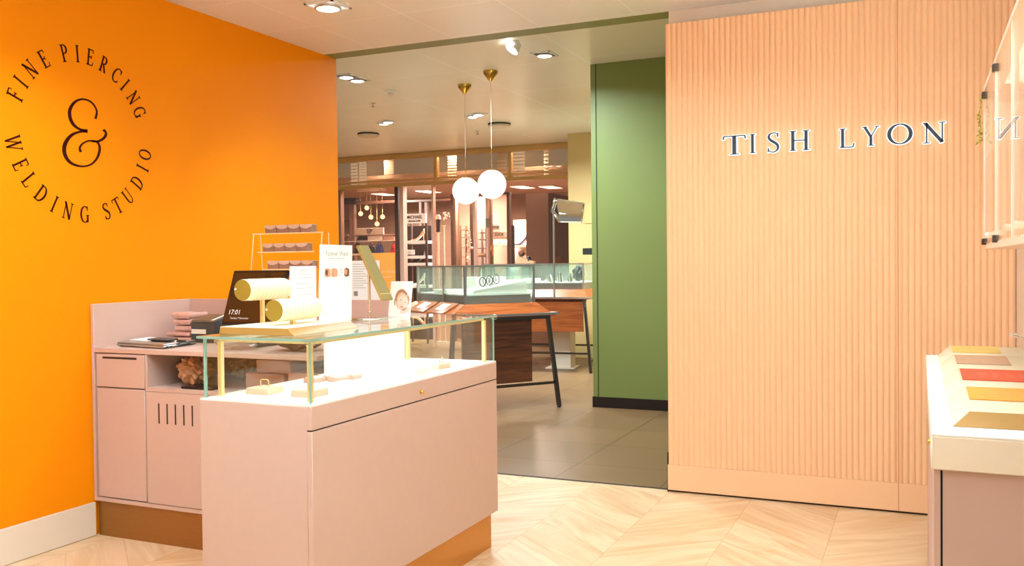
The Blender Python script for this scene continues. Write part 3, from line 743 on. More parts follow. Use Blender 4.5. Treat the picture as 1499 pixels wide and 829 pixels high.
for i, (xa, ya, xb, yb, sx) in enumerate(RY0):
    r = .0405
    yn = 2.70 if i == 0 else 2.665
    A = at(xa, ya, Y=yn)
    B = at(xb, yb, X=A.x); B = Vector((A.x, B.y, A.z)); B.y = A.y + (.245 if i == 0 else .24)
    rl = MB().lathe([(r*.98, 0), (r, .004), (r, B.y-A.y-.004), (r*.97, B.y-A.y), (0, B.y-A.y)], A, (0, 1, 0), 36).build('roll', 'roll', bd)
    MB().lathe([(0, -.0015), (r*.97, -.0012), (r*.97, .001), (0, .001)], A, (0, 1, 0), 36).build('end_disc', 'rollend', rl)
    MB().ball((A.x-.031, A.y-.003, A.z+.003), .0042, 10).build('stud', 'pearl', rl)
    py_ = A.y+.12
    if i == 0: MB().box(A.x-.0065, A.x+.0065, A.y+.105, A.y+.118, z1, A.z-r+.002).build('post', 'gold', bd)
    else:
        MB().box(A.x-.008, A.x+.008, A.y+.10, A.y+.116, z1, A.z-r+.002).build('post', 'gold', bd)
    n = 8
    proto = None
    for k in range(n):
        yy = A.y+.045+k*(B.y-A.y-.07)/(n-1)
        if proto is None:
            mbr = MB().tube(ring((0, 0, 0), r+.0012, .001, (0, 1, .0)), .0007, 5, True)
            proto = mbr.build('bracelet', 'palegold', origin=False); o = proto
        else:
            o = proto.copy(); COL.objects.link(o)
        o.location = (A.x, yy, A.z)
        tag(o, 'fine gold chain bracelet around the %s cream roll' % ('upper left' if i == 0 else 'lower right'), 'bracelet', 'bracelets on the %s roll' % ('upper' if i == 0 else 'lower'))

# white folded card sign and the tall sign
def standing(name, xa, ytop, xb, ybot, Y0, zb, ang, th, m_, label, cat='sign', tilt=.0, Xw=None):
    """upright panel standing at zb; xa/xb left and right photo columns of the foot"""
    A = at(xa, 470, Y=Y0); 
    return A
def panel_obj(e, P0, P1, h, lean, th, m_, name='panel'):
    P0, P1 = Vector(P0), Vector(P1); w = P1-P0; n = Vector((w.y, -w.x, 0)).normalized()
    up = (Vector((0, 0, 1))*math.cos(lean) - n*math.sin(lean))*h
    nn = w.cross(up).normalized()*th
    # front face looks toward the camera side
    if nn.dot(CAM-P0) < 0: nn = -nn
    o = MB().hexa([P0-nn, P1-nn, P1, P0, P0-nn+up, P1-nn+up, P1+up, P0+up]).build(name, m_, e)
    return o, (lambda u, v, q: P0+w*u+up*v+nn.normalized()*q), w.length
# tall sign
P0 = at(468.5, 471, Z=TZ); P1 = at(515, 466, Z=TZ)
P0 = Vector((-2.30, P0.y+.06, TZ)); P0.x = at(468.5, 471, Y=P0.y).x
P0 = Vector((at(468.5, 471, Z=TZ).x*.995, at(468.5, 471, Z=TZ).y*.995, TZ))
def foot(px, X): 
    p = at(px, 468, X=X); return Vector((X, p.y, TZ))
P0 = foot(468.5, -2.300); P1 = foot(514.5, -2.312)
hgt = .36
fs = empty('tall_sign', P0, 'tall white acrylic sign with faint heading and four small pictures, on the counter', 'sign')
zt = at(463, 358, X=-2.300).z; hgt = zt-TZ
o, fn, wl_ = panel_obj(fs, P0, P1, hgt, -.03, .006, 'paper')
w_ = (P1-P0).normalized()
def put_text(parent, t, size, fn, u, v, wl, hl, m_, name, bold=0.):
    me = text_mesh(t, size, bold); mb = MB()
    mb.mesh_of(me, lambda x, y, z: fn(u+x/wl, v+y/hl, .0008)); return mb.build(name, m_, parent)
put_text(o, 'Forever Weld', .031, fn, .5, .885, wl_, hgt, 'greytext', 'heading_text')
mb = MB()
for u0, u1 in ((.26, .44), (.47, .60), (.63, .74)): mb.poly([(u0, .822), (u1, .822), (u1, .828), (u0, .828)], fn, .0005, .0008)
mb.build('print_line', 'greytext', o)
for i, (u0, u1, ms) in enumerate([(.12, .30, ('rose', 'hairprint')), (.32, .52, ('rose',)), (.56, .72, ('greytext',)), (.74, .90, ('hairprint', 'rose'))]):
    mb = MB(); q = .0006
    um, v0, v1 = (u0+u1)/2, .58, .70
    if i == 2:
        for (du_, dv_) in ((.2, .2), (.6, .5), (.4, .8)):
            a_ = u0+(u1-u0)*du_; b_ = v0+(v1-v0)*dv_
            mb.poly([(a_+.02*math.cos(k*PI/4), b_+.008*math.sin(k*PI/4)) for k in range(8)], lambda a, b, h: fn(a, b, h), q, q+.0004)
    else:
        mb.poly([(u0, v0+.02), (u0+(u1-u0)*.3, v0), (u1, v0+.01), (u1, v1-.02), (um, v1), (u0+.01, v1-.01)], lambda a, b, h: fn(a, b, h), q, q+.0004)
    pic = mb.build('picture', ms[0], o)
    if len(ms) > 1:
        mb = MB(); mb.poly([(u0+.01, v0+.04), (um-.01, v0+.02), (um+.02, v1-.03), (u0+.02, v1-.015)], lambda a, b, h: fn(a, b, h), q+.0005, q+.0008); mb.build('picture_detail', ms[1], pic)
# folded white menu behind it
P0 = foot(425, -2.318); P1 = foot(463, -2.322)
fm = empty('white_menu', P0, 'white printed menu card standing behind the bracelet rolls', 'sign')
hz = at(425, 390, X=-2.318).z-TZ
P0b = at(424, 388, X=-2.318)
o, fn, wl_ = panel_obj(fm, P0, P1, hz, -.02, .004, 'paper')
mb = MB()
for v in (.93, .90, .86, .80, .70, .62, .52, .44):
    hw = .16 if v > .85 else .30
    mb.poly([(.5-hw, v), (.5+hw, v), (.5+hw, v+.006), (.5-hw, v+.006)], lambda a, b, h: fn(a, b, h), .0005, .0008)
mb.build('print_lines', 'greytext', o)

# slim tilted mirror on a chrome stand
mc = at(541, 459, Z=TZ+.0)
mc = Vector((-2.275, at(541, 461, X=-2.275).y, TZ))
mr = empty('tilted_mirror', mc, 'slim gold framed tilted mirror on a chrome stand, on the counter', 'mirror')
MB().box(mc.x-.055, mc.x+.055, mc.y-.065, mc.y+.065, TZ, TZ+.006, .002).build('foot', 'chrome', mr)
MT = at(530, 360, Y=mc.y); MBm = at(567, 440, Y=mc.y)
mid = (MT+MBm)/2
MB().tube([(mc.x, mc.y, TZ+.006), (mc.x, mc.y, at(538, 396, Y=mc.y).z)], .006, 12).ball((mc.x, mc.y, TZ+.03), .008, 10).build('stem', 'chrome', mr)
ax = (MT-MBm)/2; ay = Vector((0, .045, 0)); nz = ax.cross(ay).normalized()
if nz.x < 0: nz = -nz
fr_ = MB().obox(mid, ax, ay, nz*.005, .0015).build('frame', 'olive', mr)
MB().obox(mid+nz*.0062, ax*.97, ay*.9, nz*.001).build('mirror_glass', mat('mirror with reflected olive', (190, 178, 122), .22, .45), fr_)  # the olive it reflects is put into the glass colour
MB().obox(mid-ax*.78+nz*.0078, ax*.012, ay*1.0, nz*.0008).build('frame_band', 'gold', fr_)

# photo card leaning at the far end of the counter
A = at(570.5, 461.5, Z=TZ); Bp = at(599, 458.5, Z=TZ)
pc_ = empty('photo_card', (A+Bp)/2, 'white photo card of a smiling person leaning at the far end of the counter', 'photo card')
A = Vector((-2.30, at(568, 461, X=-2.30).y, TZ)); Bp = Vector((-2.17, at(599.5, 459, X=-2.17).y, TZ))
ztop = at(563, 413, Y=A.y).z; hgt = (ztop-TZ)*1.03
o, fn, wl_ = panel_obj(pc_, A, Bp, hgt, .16, .004, 'paper')
pk = mat('pale skin print', (246, 212, 196), .6, var=.12, scale=30); lk = mat('light hair print', (226, 190, 160), .6, var=.2, scale=70)
def blob(cx, cy, a_, b_, rot, wob=0.0, n=24):
    c_, s_ = math.cos(rot), math.sin(rot); out = []
    for k in range(n):
        t = 2*PI*k/n; q = 1+wob*math.sin(5*t)+wob*.6*math.sin(9*t+1)
        x, y = a_*q*math.cos(t), b_*q*math.sin(t)*1.0
        out.append((cx+x*c_-y*s_, cy+(x*s_+y*c_)*.75))
    return out
hr = MB().poly(blob(.60, .46, .33, .36, .2, .03), fn, .0004, .0007).build('hair_print', lk, o)
fc = MB().poly(blob(.64, .38, .24, .30, .45), fn, .0008, .0011).build('face_print', pk, o)
MB().poly(blob(.78, .17, .24, .10, .35, .04), fn, .0008, .0011).build('hand_print', pk, o)
mb = MB()
for st in ([(.36, .42, .015), (.30, .56, .07), (.42, .70, .10), (.62, .72, .09), (.80, .62, .06)], [(.30, .54, .03), (.25, .42, .04), (.27, .30, .02)], [(.84, .58, .04), (.90, .46, .04), (.88, .34, .02)]):
    stroke(mb, spline(st, 5), fn, .0008, .0012)
mb.build('hair_strand', mat('warm brown hair print', (176, 124, 92), .6, var=.3, scale=80), hr)
mb = MB()
for st in ([(.48, .46, .008), (.53, .475, .014), (.58, .45, .008)], [(.70, .40, .008), (.75, .405, .014), (.79, .375, .008)], [(.58, .35, .006), (.61, .33, .010), (.64, .335, .006)]):
    stroke(mb, spline(st, 4), fn, .0012, .0015)
mb.build('eye_print', 'hairprint', fc)
mb = MB(); stroke(mb, spline([(.52, .30, .008), (.60, .265, .034), (.70, .27, .01)], 5), fn, .0012, .0015); mb.build('mouth_print', mat('print lips', (206, 104, 92), .6), fc)

# ---- standing on the desk's back panel
wsh = empty('white_notice', (-2.62, 3.99, 1.17), 'white printed notice on the desk back panel, behind the mirror', 'sign')
A = Vector((at(514, 440, Y=3.985).x, 3.985, 1.1705)); Bp = Vector((at(556, 440, Y=3.985).x, 3.985, 1.1705))
hgt = at(520, 382, Y=3.985).z-1.17
o, fn, wl_ = panel_obj(wsh, A, Bp, hgt, 0, .004, 'paper')
mb = MB()
for i in range(11):
    v = .9-.06*i; mb.poly([(.08, v), (.45+.08*((i*7) % 3), v), (.45+.08*((i*7) % 3), v+.012), (.08, v+.012)], fn, .0004, .0007)
mb.build('print_lines', 'greytext', o)
MB().poly([(.10, .10), (.24, .10), (.24, .22), (.10, .22)], fn, .0004, .0007).build('printed_square', 'textgrey', o)
osn = empty('orange_sign', (-2.48, 3.99, 1.17), 'orange card sign standing beside the white notice on the desk back panel', 'sign')
A = Vector((at(545, 440, Y=3.992).x, 3.994, 1.1705)); Bp = Vector((at(578.5, 440, Y=3.992).x, 3.994, 1.1705))
hgt = at(560, 370.5, Y=3.992).z-1.17
o, fn, wl_ = panel_obj(osn, A, Bp, hgt, 0, .003, 'orangecard')
put_text(o, 'Forever Weld', .024, fn, .52, .60, wl_, hgt, mat('pale orange print', (252, 214, 160), .6), 'heading_text')
mb = MB(); mb.poly([(.45, .48), (.85, .48), (.85, .49), (.45, .49)], fn, .0004, .0007); mb.build('print_line', 'cream', o)

# ================================================================== RIGHT SIDE: stone topped table and wall cabinet
TZR = .92
tb = empty('stone_table', (.24, 3.46, 0), 'dusky pink table with thick white top along the right wall', 'table')
TX0, TY0, TY1 = .0258, 2.45, 4.47
MB().box(TX0, RX-.004, TY0, TY1, TZR-.088, TZR-.004, .003).build('fascia', 'marble', tb)
MB().box(TX0+.001, RX-.004, TY0+.001, TY1-.001, TZR-.0038, TZR).build('top', 'white', tb)
MB().box(TX0+.007, TX0+.021, TY0+.012, TY1-.02, 0, TZR-.089).build('end_post', 'pedestal', tb)
MB().box(TX0+.0212, TX0+.026, TY0+.02, TY1-.03, 0, TZR-.089).build('shadow_gap', 'dark', tb)
MB().box(TX0+.0262, RX-.006, TY0+.012, TY1-.02, 0, TZR-.089).build('body', 'pedestal', tb)
kp = Vector((TX0, 2.62, at(1359, 655, X=TX0).z)) if False else Vector((TX0, 2.62, TZR-.05))
MB().lathe([(0, -.006), (.006, -.005), (.006, 0), (0, 0)], kp, (1, 0, 0), 12).build('lock', 'brass', tb)

# wedge shaped card trays in a row
fronts = [at(1390, 625, Z=TZR), at(1383.7, 585.8, Z=TZR), at(1377.5, 557, Z=TZR), at(1375.5, 535, Z=TZR), at(1373, 521, Z=TZR)]
ys = [p.y for p in fronts]
CARDS = [('orange2', 'orange'), ('redcard', 'red'), ('browncard', 'brown'), ('yellowcard', 'yellow')]
for i in range(4):
    y0, y1 = ys[i]+.004, ys[i+1]-.004
    xl = fronts[0].x+.004; xr = RX-.03
    hf, hb = .030, .046
    sl = .045
    e = empty('card_tray', ((xl+xr)/2, (y0+y1)/2, TZR), 'cream wedge tray holding the %s card on the right hand table' % CARDS[i][1], 'tray', 'wedge trays on the right table')
    fin = (y1-y0)*.16 if i == 0 else .012
    MB().hexa([(xl, y0, TZR), (xr, y0, TZR), (xr, y1, TZR), (xl, y1, TZR), (xl+sl, y0+fin, TZR+hf), (xr-.02, y0+fin, TZR+hf), (xr-.02, y1-.003, TZR+hb), (xl+sl, y1-.003, TZR+hb)], .001).build('wedge', 'trayc', e)
    MB().hexa([(xl+.004, y0-.001, TZR+.001), (xr-.004, y0-.001, TZR+.001), (xr-.004, y0+.002, TZR+.001), (xl+.004, y0+.002, TZR+.001), (xl+sl, y0+fin-.002, TZR+hf), (xr-.022, y0+fin-.002, TZR+hf), (xr-.022, y0+fin, TZR+hf), (xl+sl, y0+fin, TZR+hf)]).build('front_shade', 'olive', e)  # olive layer paints the shade on the tray's front
    # the card lying on the sloping top
    def tz(y): return TZR+hf+(hb-hf)*(y-y0-fin)/(y1-.003-y0-fin)
    a0, a1 = y0+fin+(y1-y0-fin)*.42, y1-(y1-y0)*.06
    cx0, cx1 = xl+sl+.008, xr-.03-(.08 if i > 1 else 0)
    c_ = MB().hexa([(cx0, a0, tz(a0)+.0006), (cx1, a0, tz(a0)+.0006), (cx1, a1, tz(a1)+.0006), (cx0, a1, tz(a1)+.0006), (cx0, a0, tz(a0)+.0030), (cx1, a0, tz(a0)+.0030), (cx1, a1, tz(a1)+.0030), (cx0, a1, tz(a1)+.0030)])
    cc = c_.build('printed_card', CARDS[i][0]); tag(cc, '%s printed card lying on its cream wedge tray' % CARDS[i][1], 'card', 'printed cards on the right table')
    mb = MB(); rd = random.Random(i)
    for k in range(5):
        u = .2+.15*k; xx = cx0+(cx1-cx0)*u
        for q in range(3):
            yy = a0+(a1-a0)*(.3+.17*q); ln = rd.uniform(.012, .03)
            mb.face([(xx, yy, tz(yy)+.0033), (xx+ln, yy, tz(yy)+.0033), (xx+ln, yy+.004, tz(yy+.004)+.0033), (xx, yy+.004, tz(yy+.004)+.0033)])
    mb.build('print_lines', mat('pale %s print' % CARDS[i][1], (246, 190, 150) if i < 2 else (226, 196, 150), .6), cc)

# white blossom sprig in a small bud vase at the back of the table
sp = Vector((.40, 4.05, TZR))
sprig = empty('blossom_sprig', sp, 'white blossom sprig leaning out of a bud vase on the right table', 'flowers')
MB().lathe([(0, 0), (.018, 0), (.022, .02), (.018, .05), (.009, .07), (.011, .085), (.008, .084), (.006, .07), (0, .06)], sp, seg=20).build('vase', 'pearl', sprig)
mb = MB(); tipx = at(1479, 490, Y=4.05)
pts = [sp+Vector((0, 0, .06)), sp+Vector((-.005, 0, .085)), (sp+tipx)/2+Vector((.02, 0, .05)), Vector((tipx.x, 4.05, tipx.z))]
sm = MB().tube(spline([tuple(p) for p in pts], 5), .0016, 6).build('stem', 'leaf', sprig)
mb = MB(); sp_ = spline([tuple(p) for p in pts], 8); rd = random.Random(2)
for k, p in enumerate(sp_[8:]):
    for q in range(3):
        c_ = Vector(p)+Vector((rd.uniform(-.008, .008), rd.uniform(-.008, .008), rd.uniform(-.006, .006)))
        mb.ball(c_, rd.uniform(.003, .0055), 6, (1, 1, .8))
mb.build('blossom', 'pearl', sm)

# glass fronted wall cabinet
KX, KY0, KY1, KZ0, KZ1 = .24, .9, 4.13, 1.386, 2.035
wc = empty('wall_cabinet', (.34, 2.6, KZ0), 'pale pink glass fronted wall cabinet on the right wall', 'cabinet')
MB().box(RX-.012, RX-.001, KY0, KY1, KZ0, KZ1).build('back_panel', 'cabin', wc)
MB().box(KX+.004, RX-.0125, KY0, KY1, KZ0, KZ0+.022, .001).build('bottom_shelf', 'cabin', wc)
MB().box(KX-.003, RX-.0125, KY0, KY1, KZ1-.018, KZ1, .001).build('top_panel', 'cabin', wc)
MB().box(KX+.01, RX-.0125, KY0, KY0+.018, KZ0+.0225, KZ1-.0185).build('end_panel', 'cabin', wc)
MB().box(KX+.006, RX-.0125, KY1-.008, KY1, KZ0+.0225, KZ1-.0185).build('end_glass', 'glass', wc)
for (a0, a1) in ((3.525, KY1-.009), (2.927, 3.519), (.92, 2.921)):
    g_ = MB().box(KX-.002, KX+.004, a0, a1, KZ0+.023, KZ1-.019).build('glass_door', M['doorglass'], wc)
    MB().box(KX-.0025, KX+.0045, a1+.0002, a1+.003, KZ0+.023, KZ1-.019).build('door_edge', 'white', g_)
for (y, z) in ((4.10, KZ1-.036), (3.525, KZ1-.036), (4.10, KZ0+.030), (3.525, KZ0+.030)):
    MB().box(KX-.012, KX+.012, y-.016, y+.016, z-.013, z+.013, .002).build('clip', 'gunmetal', wc)
# vine hanging from the corner clip
vn = empty('trailing_vine', (KX-.02, 4.14, 1.80), 'thin yellow green trailing vine hanging at the cabinet corner', 'vine')
mb = MB(); rd = random.Random(5); vt, vb = at(1440, 127, X=KX-.016), at(1437, 205, X=KX-.016)
pts = [(KX-.016+.004*math.sin(k*1.3), 4.13+.006*math.cos(k), vt.z+(vb.z-vt.z)*k/10) for k in range(11)]
sm = MB().tube(pts, .0018, 6).build('stem', 'leaf', vn)
mb = MB()
for k in range(46):
    t = k/46; p = Vector(pts[int(t*10)]); p.z = vt.z+(vb.z-vt.z)*t
    a_ = rd.uniform(0, 2*PI); ln = rd.uniform(.008, .016)*(1+.5*t)
    d_ = Vector((math.cos(a_), math.sin(a_), -.6)); s_ = d_.cross(Vector((0, 0, 1))).normalized()*ln*.3
    mb.face([p, p+d_*ln*.5+s_, p+d_*ln, p+d_*ln*.5-s_])
mb.build('leaves', 'leaf', sm)
# cream leaf ornament and pearl earrings inside
lf = at(1473, 207, X=.36)
mb = MB()
pts = []
for k in range(17):
    t = k/16; pts.append((.022*math.sin(PI*t)**.8*(1 if k % 2 else .8), t))
mb.poly([(a_, b_) for a_, b_ in pts]+[(-a_, b_) for a_, b_ in pts[-2:0:-1]], lambda a, b, q: (RX-.012-q, lf.y+a*3.2+b*.03, lf.z+.04-b*.13), 0, .006)
tag(mb.build('leaf_ornament', 'padcream'), 'cream leaf ornament on the back of the wall cabinet', 'ornament')
shz = KZ0+.0225
for i, (px, Xp) in enumerate([(1450, .254), (1461, .262), (1477, .268), (1491, .274)]):
    y = at(px, 336, X=Xp).y
    e = empty('pearl_earring', (Xp, y, shz), ('farthest', 'second farthest', 'third farthest', 'nearest')[i]+' white pearl earring on a gold stand in the wall cabinet', 'earring', 'pearl earrings in the wall cabinet')
    hh = .02+.01*(i > 1)
    st2 = MB().lathe([(0, 0), (.016, 0), (.016, .004), (.005, .006), (.005, hh), (0, hh)], (Xp, y, shz), seg=16).build('stand', 'brass', e)
    b_ = MB()
    for dx, dy in ((-.009, -.016), (.006, .014), (0, 0)): b_.ball((Xp+dx, y+dy, shz+hh+.011), .0125, 14)
    b_.build('pearl', 'pearl', e)

# ================================================================== THE MALL BEYOND
struct('floor_mall', MB().box(-16, 4, 5.28, 22, -.05, -.0005), 'malltile')
struct('ceiling_mall', MB().box(-16, 4, 5.476, 13.1, MZ, MZ+.06), 'mallceil')
struct('wall_green', MB().box(-2.785, 4.0, 8.06, 8.30, 0, MZ), 'green')
struct('baseboard_green', MB().box(-2.79, 4.0, 8.048, 8.06, 0, .098), 'black')
struct('trim_7', MB().box(-2.737, -2.730, 8.056, 8.06, .098, MZ), 'dark')
struct('wall_mall_left', MB().box(-16.1, -16, 5.28, 22, 0, MZ), 'offwhite')
TCX = at(832, 300, Y=12.2).x
struct('wall_tan', MB().box(TCX, 4, 12.2, 12.9, 0, MZ), 'tan')
mb = MB(); a_, b_ = at(856, 298, Y=12.2), at(856, 327, Y=12.2)
struct('trim_8', MB().box(a_.x, a_.x+1.2, 12.185, 12.2, b_.z, a_.z), mat('tan panel', (216, 182, 118), .5))

# pendants
for i, (cx, cy, Px, Py) in enumerate([(682, 279.5, -4.253, 8.371), (720, 270, -3.732, 7.895)]):
    e = empty('globe_pendant', (Px, Py, MZ), ('left and farther', 'right and nearer')[i]+' white globe pendant lamp on a brass canopy', 'pendant lamp', 'globe pendants')
    MB().lathe([(0, 0), (.072, 0), (.072, -.012), (.066, -.03), (.014, -.095), (.004, -.1), (0, -.1)], (Px, Py, MZ), seg=28).build('canopy', 'brass', e)
    gz = at(cx, cy, Y=Py).z; r = .138
    MB().tube([(Px, Py, MZ-.1), (Px, Py, gz+.34)], .003, 6).build('cord', 'cream', e)
    MB().tube([(Px, Py, gz+.34), (Px, Py, gz+r*.98)], .0055, 8).lathe([(.035, r*.965), (.03, r*1.03), (0, r*1.04)], (Px, Py, gz), seg=18).build('rod', 'brass', e)
    MB().ball((Px, Py, gz), r, 32).build('globe', 'globe', e)

# mall ceiling fittings
for (px, py, sz, ln, nl, lab, rz) in [(515, 113.5, .19, 2.0, 2, 'long twin recessed light beside the orange wall end', 0), (565, 178.5, .17, 2., 2, 'twin recessed light in the mall ceiling, over the shoe shop sign', .9),
                                      (696, 168, .17, 2.0, 2, 'twin recessed light seen between the globe pendant cords', .9), (797, 79, .18, 1.2, 1, 'dark framed recessed light nearest the green header', 0)]:
    c = at(px, py, Z=MZ); downlight('ceiling_light', (c.x, c.y, MZ), sz, lab, 'recessed ceiling lights', nl, rz, ln, 'dark')
c = at(752, 60, Z=MZ)
e = empty('spot_lamp', (c.x, c.y, MZ), 'small white swivelling ceiling spot just past the green header', 'ceiling spot')
MB().lathe([(0, 0), (.05, 0), (.05, -.01), (0, -.01)], (c.x, c.y, MZ)).build('base', 'white', e)
MB().tube([(c.x, c.y, MZ-.01), (c.x+.03, c.y, MZ-.045)], .006, 8).build('arm', 'gunmetal', e)
ax = Vector((-.45, -.5, -.8)).normalized(); hp = Vector((c.x, c.y, MZ-.05))
hd = MB().lathe([(0, -.05), (.045, -.05), (.06, .03), (.055, .03), (0, .02)], hp, ax, 24).build('head', 'white', e)
MB().lathe([(0, .022), (.042, .022), (.042, .024), (0, .024)], hp, ax, 20).build('lens', 'lens2', hd)
c = at(572, 133, Z=MZ); e = empty('smoke_detector', (c.x, c.y, MZ), 'round white smoke detector on the mall ceiling', 'smoke detector')
MB().lathe([(0, 0), (.055, 0), (.06, -.012), (.055, -.02), (0, -.02)], (c.x, c.y, MZ)).build('base', 'white', e)
MB().lathe([(.035, -.0205), (.032, -.045), (.02, -.052), (0, -.053)], (c.x, c.y, MZ)).build('sensor', 'cream', e)
for i, (px, py) in enumerate([(546, 151), (699, 192)]):
    c = at(px, py, Z=MZ); e = empty('sprinkler', (c.x, c.y, MZ), 'small ceiling sprinkler '+('near the smoke detector', 'between the pendant cords')[i], 'sprinkler', 'sprinklers')
    MB().lathe([(0, 0), (.03, 0), (.03, -.004), (.007, -.006), (.007, -.035), (0, -.035)], (c.x, c.y, MZ), seg=12).build('body', 'steel', e)
    MB().lathe([(0, -.040), (.02, -.040), (.02, -.043), (0, -.043)], (c.x, c.y, MZ), seg=12).tube([(c.x, c.y, MZ-.034), (c.x, c.y, MZ-.041)], .003, 6).build('deflector', 'gunmetal', e)
for i, (px, py) in enumerate([(539, 195.5), (731, 181)]):
    c = at(px, py, Z=MZ); e = empty('ceiling_speaker', (c.x, c.y, MZ), 'round flat ceiling disc with dark rim '+('near the orange wall', 'right of the pendant cords')[i], 'ceiling disc', 'ceiling discs')
    MB().lathe([(0, 0), (.15, 0), (.15, -.02), (0, -.02)], (c.x, c.y, MZ)).build('rim', 'dark', e)
    MB().lathe([(0, -.0201), (.145, -.0201), (.14, -.045), (.1, -.05), (0, -.05)], (c.x, c.y, MZ)).build('disc', 'steelvent', e)

# ---- wood and glass display tables
def display_table(loc, rz, x0, depth, zt, label, panel, pm, caseb, casez, group):
    """local frame: origin at right front corner on the floor, x along the front, y away"""
    t = empty('display_table', (loc[0], loc[1], 0), label, 'display table', group, rz)
    B = lambda mb, n, m_, p=t: mb.build(n, m_, p, local=True)
    mb = MB()
    mb.box(x0, 0, 0, .022, zt-.022, zt).box(x0, 0, depth-.022, depth, zt-.022, zt).box(x0, x0+.022, .022, depth-.022, zt-.022, zt).box(-.022, 0, .022, depth-.022, zt-.022, zt)
    B(mb, 'rim', 'steel')
    B(MB().box(x0+.022, -.022, .022, depth-.022, zt-.03, zt-.004), 'tabletop', 'mahogany')
    for y in (.05, depth-.075): B(MB().box(x0+.06, -.06, y, y+.025, zt-.06, zt-.0305), 'apron_rail', 'gunmetal')
    for sx, sy in ((1, 0), (0, 0), (1, 1), (0, 1)):
        xt, xf = (-.085, .0) if sx else (x0+.085, x0)
        yt, yf = (.06, .01) if not sy else (depth-.06, depth-.01)
        l = B(MB().bar((xt, yt, zt-.03), (xf, yf, .012), .017), 'leg', 'gunmetal')
        B(MB().lathe([(0, 0), (.018, 0), (.018, .012), (0, .012)], (xf, yf, 0), seg=12), 'foot', 'black', l)
    B(MB().bar((x0+.03, .03, .235), (-.03, .03, .235), .012), 'stretcher', 'gunmetal')
    B(MB().bar((x0+.03, depth-.03, .235), (-.03, depth-.03, .235), .012), 'stretcher', 'gunmetal')
    B(MB().box(panel[0], panel[1], panel[4], panel[4]+.03, panel[2], panel[3]), 'wood_panel', pm)
    cx0, cx1, cy0, cy1 = caseb; z0, z1 = casez
    o_ = [(x0+.05, .05), (-.05, .05), (-.05, depth-.05), (x0+.05, depth-.05)]
    i_ = [(cx0-.02, cy0-.02), (cx1+.02, cy0-.02), (cx1+.02, cy1+.02), (cx0-.02, cy1+.02)]
    B(MB().hexa([(x, y, zt-.003) for x, y in o_]+[(x, y, z0) for x, y in i_]), 'sloped_skirt', 'mahogany')
    B(MB().box(cx0+.02, cx1-.02, cy0+.02, cy1-.02, z0, z0+.075), 'case_base', 'brown')
    for x, y in ((cx0, cy0), (cx0, cy1), (cx1, cy0), (cx1, cy1), (cx0, cy0+(cy1-cy0)*.42)):
        B(MB().bar((x, y, z0), (x, y, z1-.013), .011), 'case_post', 'steel')
    mb = MB().box(cx0-.012, cx1+.012, cy0-.012, cy0+.012, z1-.012, z1).box(cx0-.012, cx1+.012, cy1-.012, cy1+.012, z1-.012, z1).box(cx0-.012, cx0+.012, cy0+.012, cy1-.012, z1-.012, z1).box(cx1-.012, cx1+.012, cy0+.012, cy1-.012, z1-.012, z1)
    B(mb, 'case_top_frame', 'steel')
    for b_ in ((cx0+.012, cx1-.012, cy0-.003, cy0+.003), (cx0+.012, cx1-.012, cy1-.003, cy1+.003), (cx0-.003, cx0+.003, cy0+.012, cy1-.012), (cx1-.003, cx1+.003, cy0+.012, cy1-.012)):
        B(MB().box(*b_, z0+.002, z1-.013), 'glass_pane', 'greenglass')
    B(MB().box(cx0+.01, cx1-.01, cy0+.01, cy1-.01, z1-.009, z1-.003), 'glass_top', 'greenglass')
    B(MB().box(cx0+.014, cx1-.014, cy0+.014, cy1-.014, z0+.0755, z0+.088), 'case_shelf', 'white')
    return t
def place(t, mb, name, m_, label, cat, group=None):
    """a thing described in a table's own frame, placed in the room"""
    rot = Matrix.Rotation(t.rotation_euler.z, 4, 'Z'); rot.translation = t.location
    for v in mb.bm.verts: v.co = rot @ v.co
    return tag(mb.build(name, m_), label, cat, group)
RZ1 = math.radians(90-37)
t1 = display_table((-3.073, 7.93), RZ1, -1.14, 1.42, .892, 'dark wood and glass display table just past the opening', (-.95, -.235, .25, .86, .10), 'walnut', (-.90, -.19, .14, 1.22), (.985, 1.335), 'display tables')
zs1 = .985+.088
place(t1, MB().hexa([(-.80, .2, zs1), (-.22, .2, zs1), (-.22, .56, zs1), (-.80, .56, zs1), (-.76, .24, zs1+.035), (-.22, .21, zs1+.12), (-.22, .55, zs1+.12), (-.76, .54, zs1+.035)], .003), 'display_block', 'pad', 'white sloped block in the near glass case, under the bracelets', 'display block')
place(t1, MB().box(-.58, -.25, .57, .86, zs1, zs1+.15, .004), 'display_block', 'pad', 'taller white block at the back of the near glass case', 'display block')
place(t1, MB().box(-.87, -.62, .60, .9, zs1, zs1+.035, .004), 'display_block', 'pad', 'low white pad at the left of the near glass case', 'display block')
for k in range(5):
    c = (-.62+.036*k, .34, zs1+.035+.085*(.14+.036*k)/.54+.052)
    place(t1, MB().tube(ring(c, .043, .003, (1, .25, 0)), .0058, 8, True), 'bangle', ('gunmetal', 'silver')[k % 2], ('leftmost', 'second', 'middle', 'fourth', 'rightmost')[k]+' silver bangle on the white block in the near case', 'bangle', 'bangles in the near case')
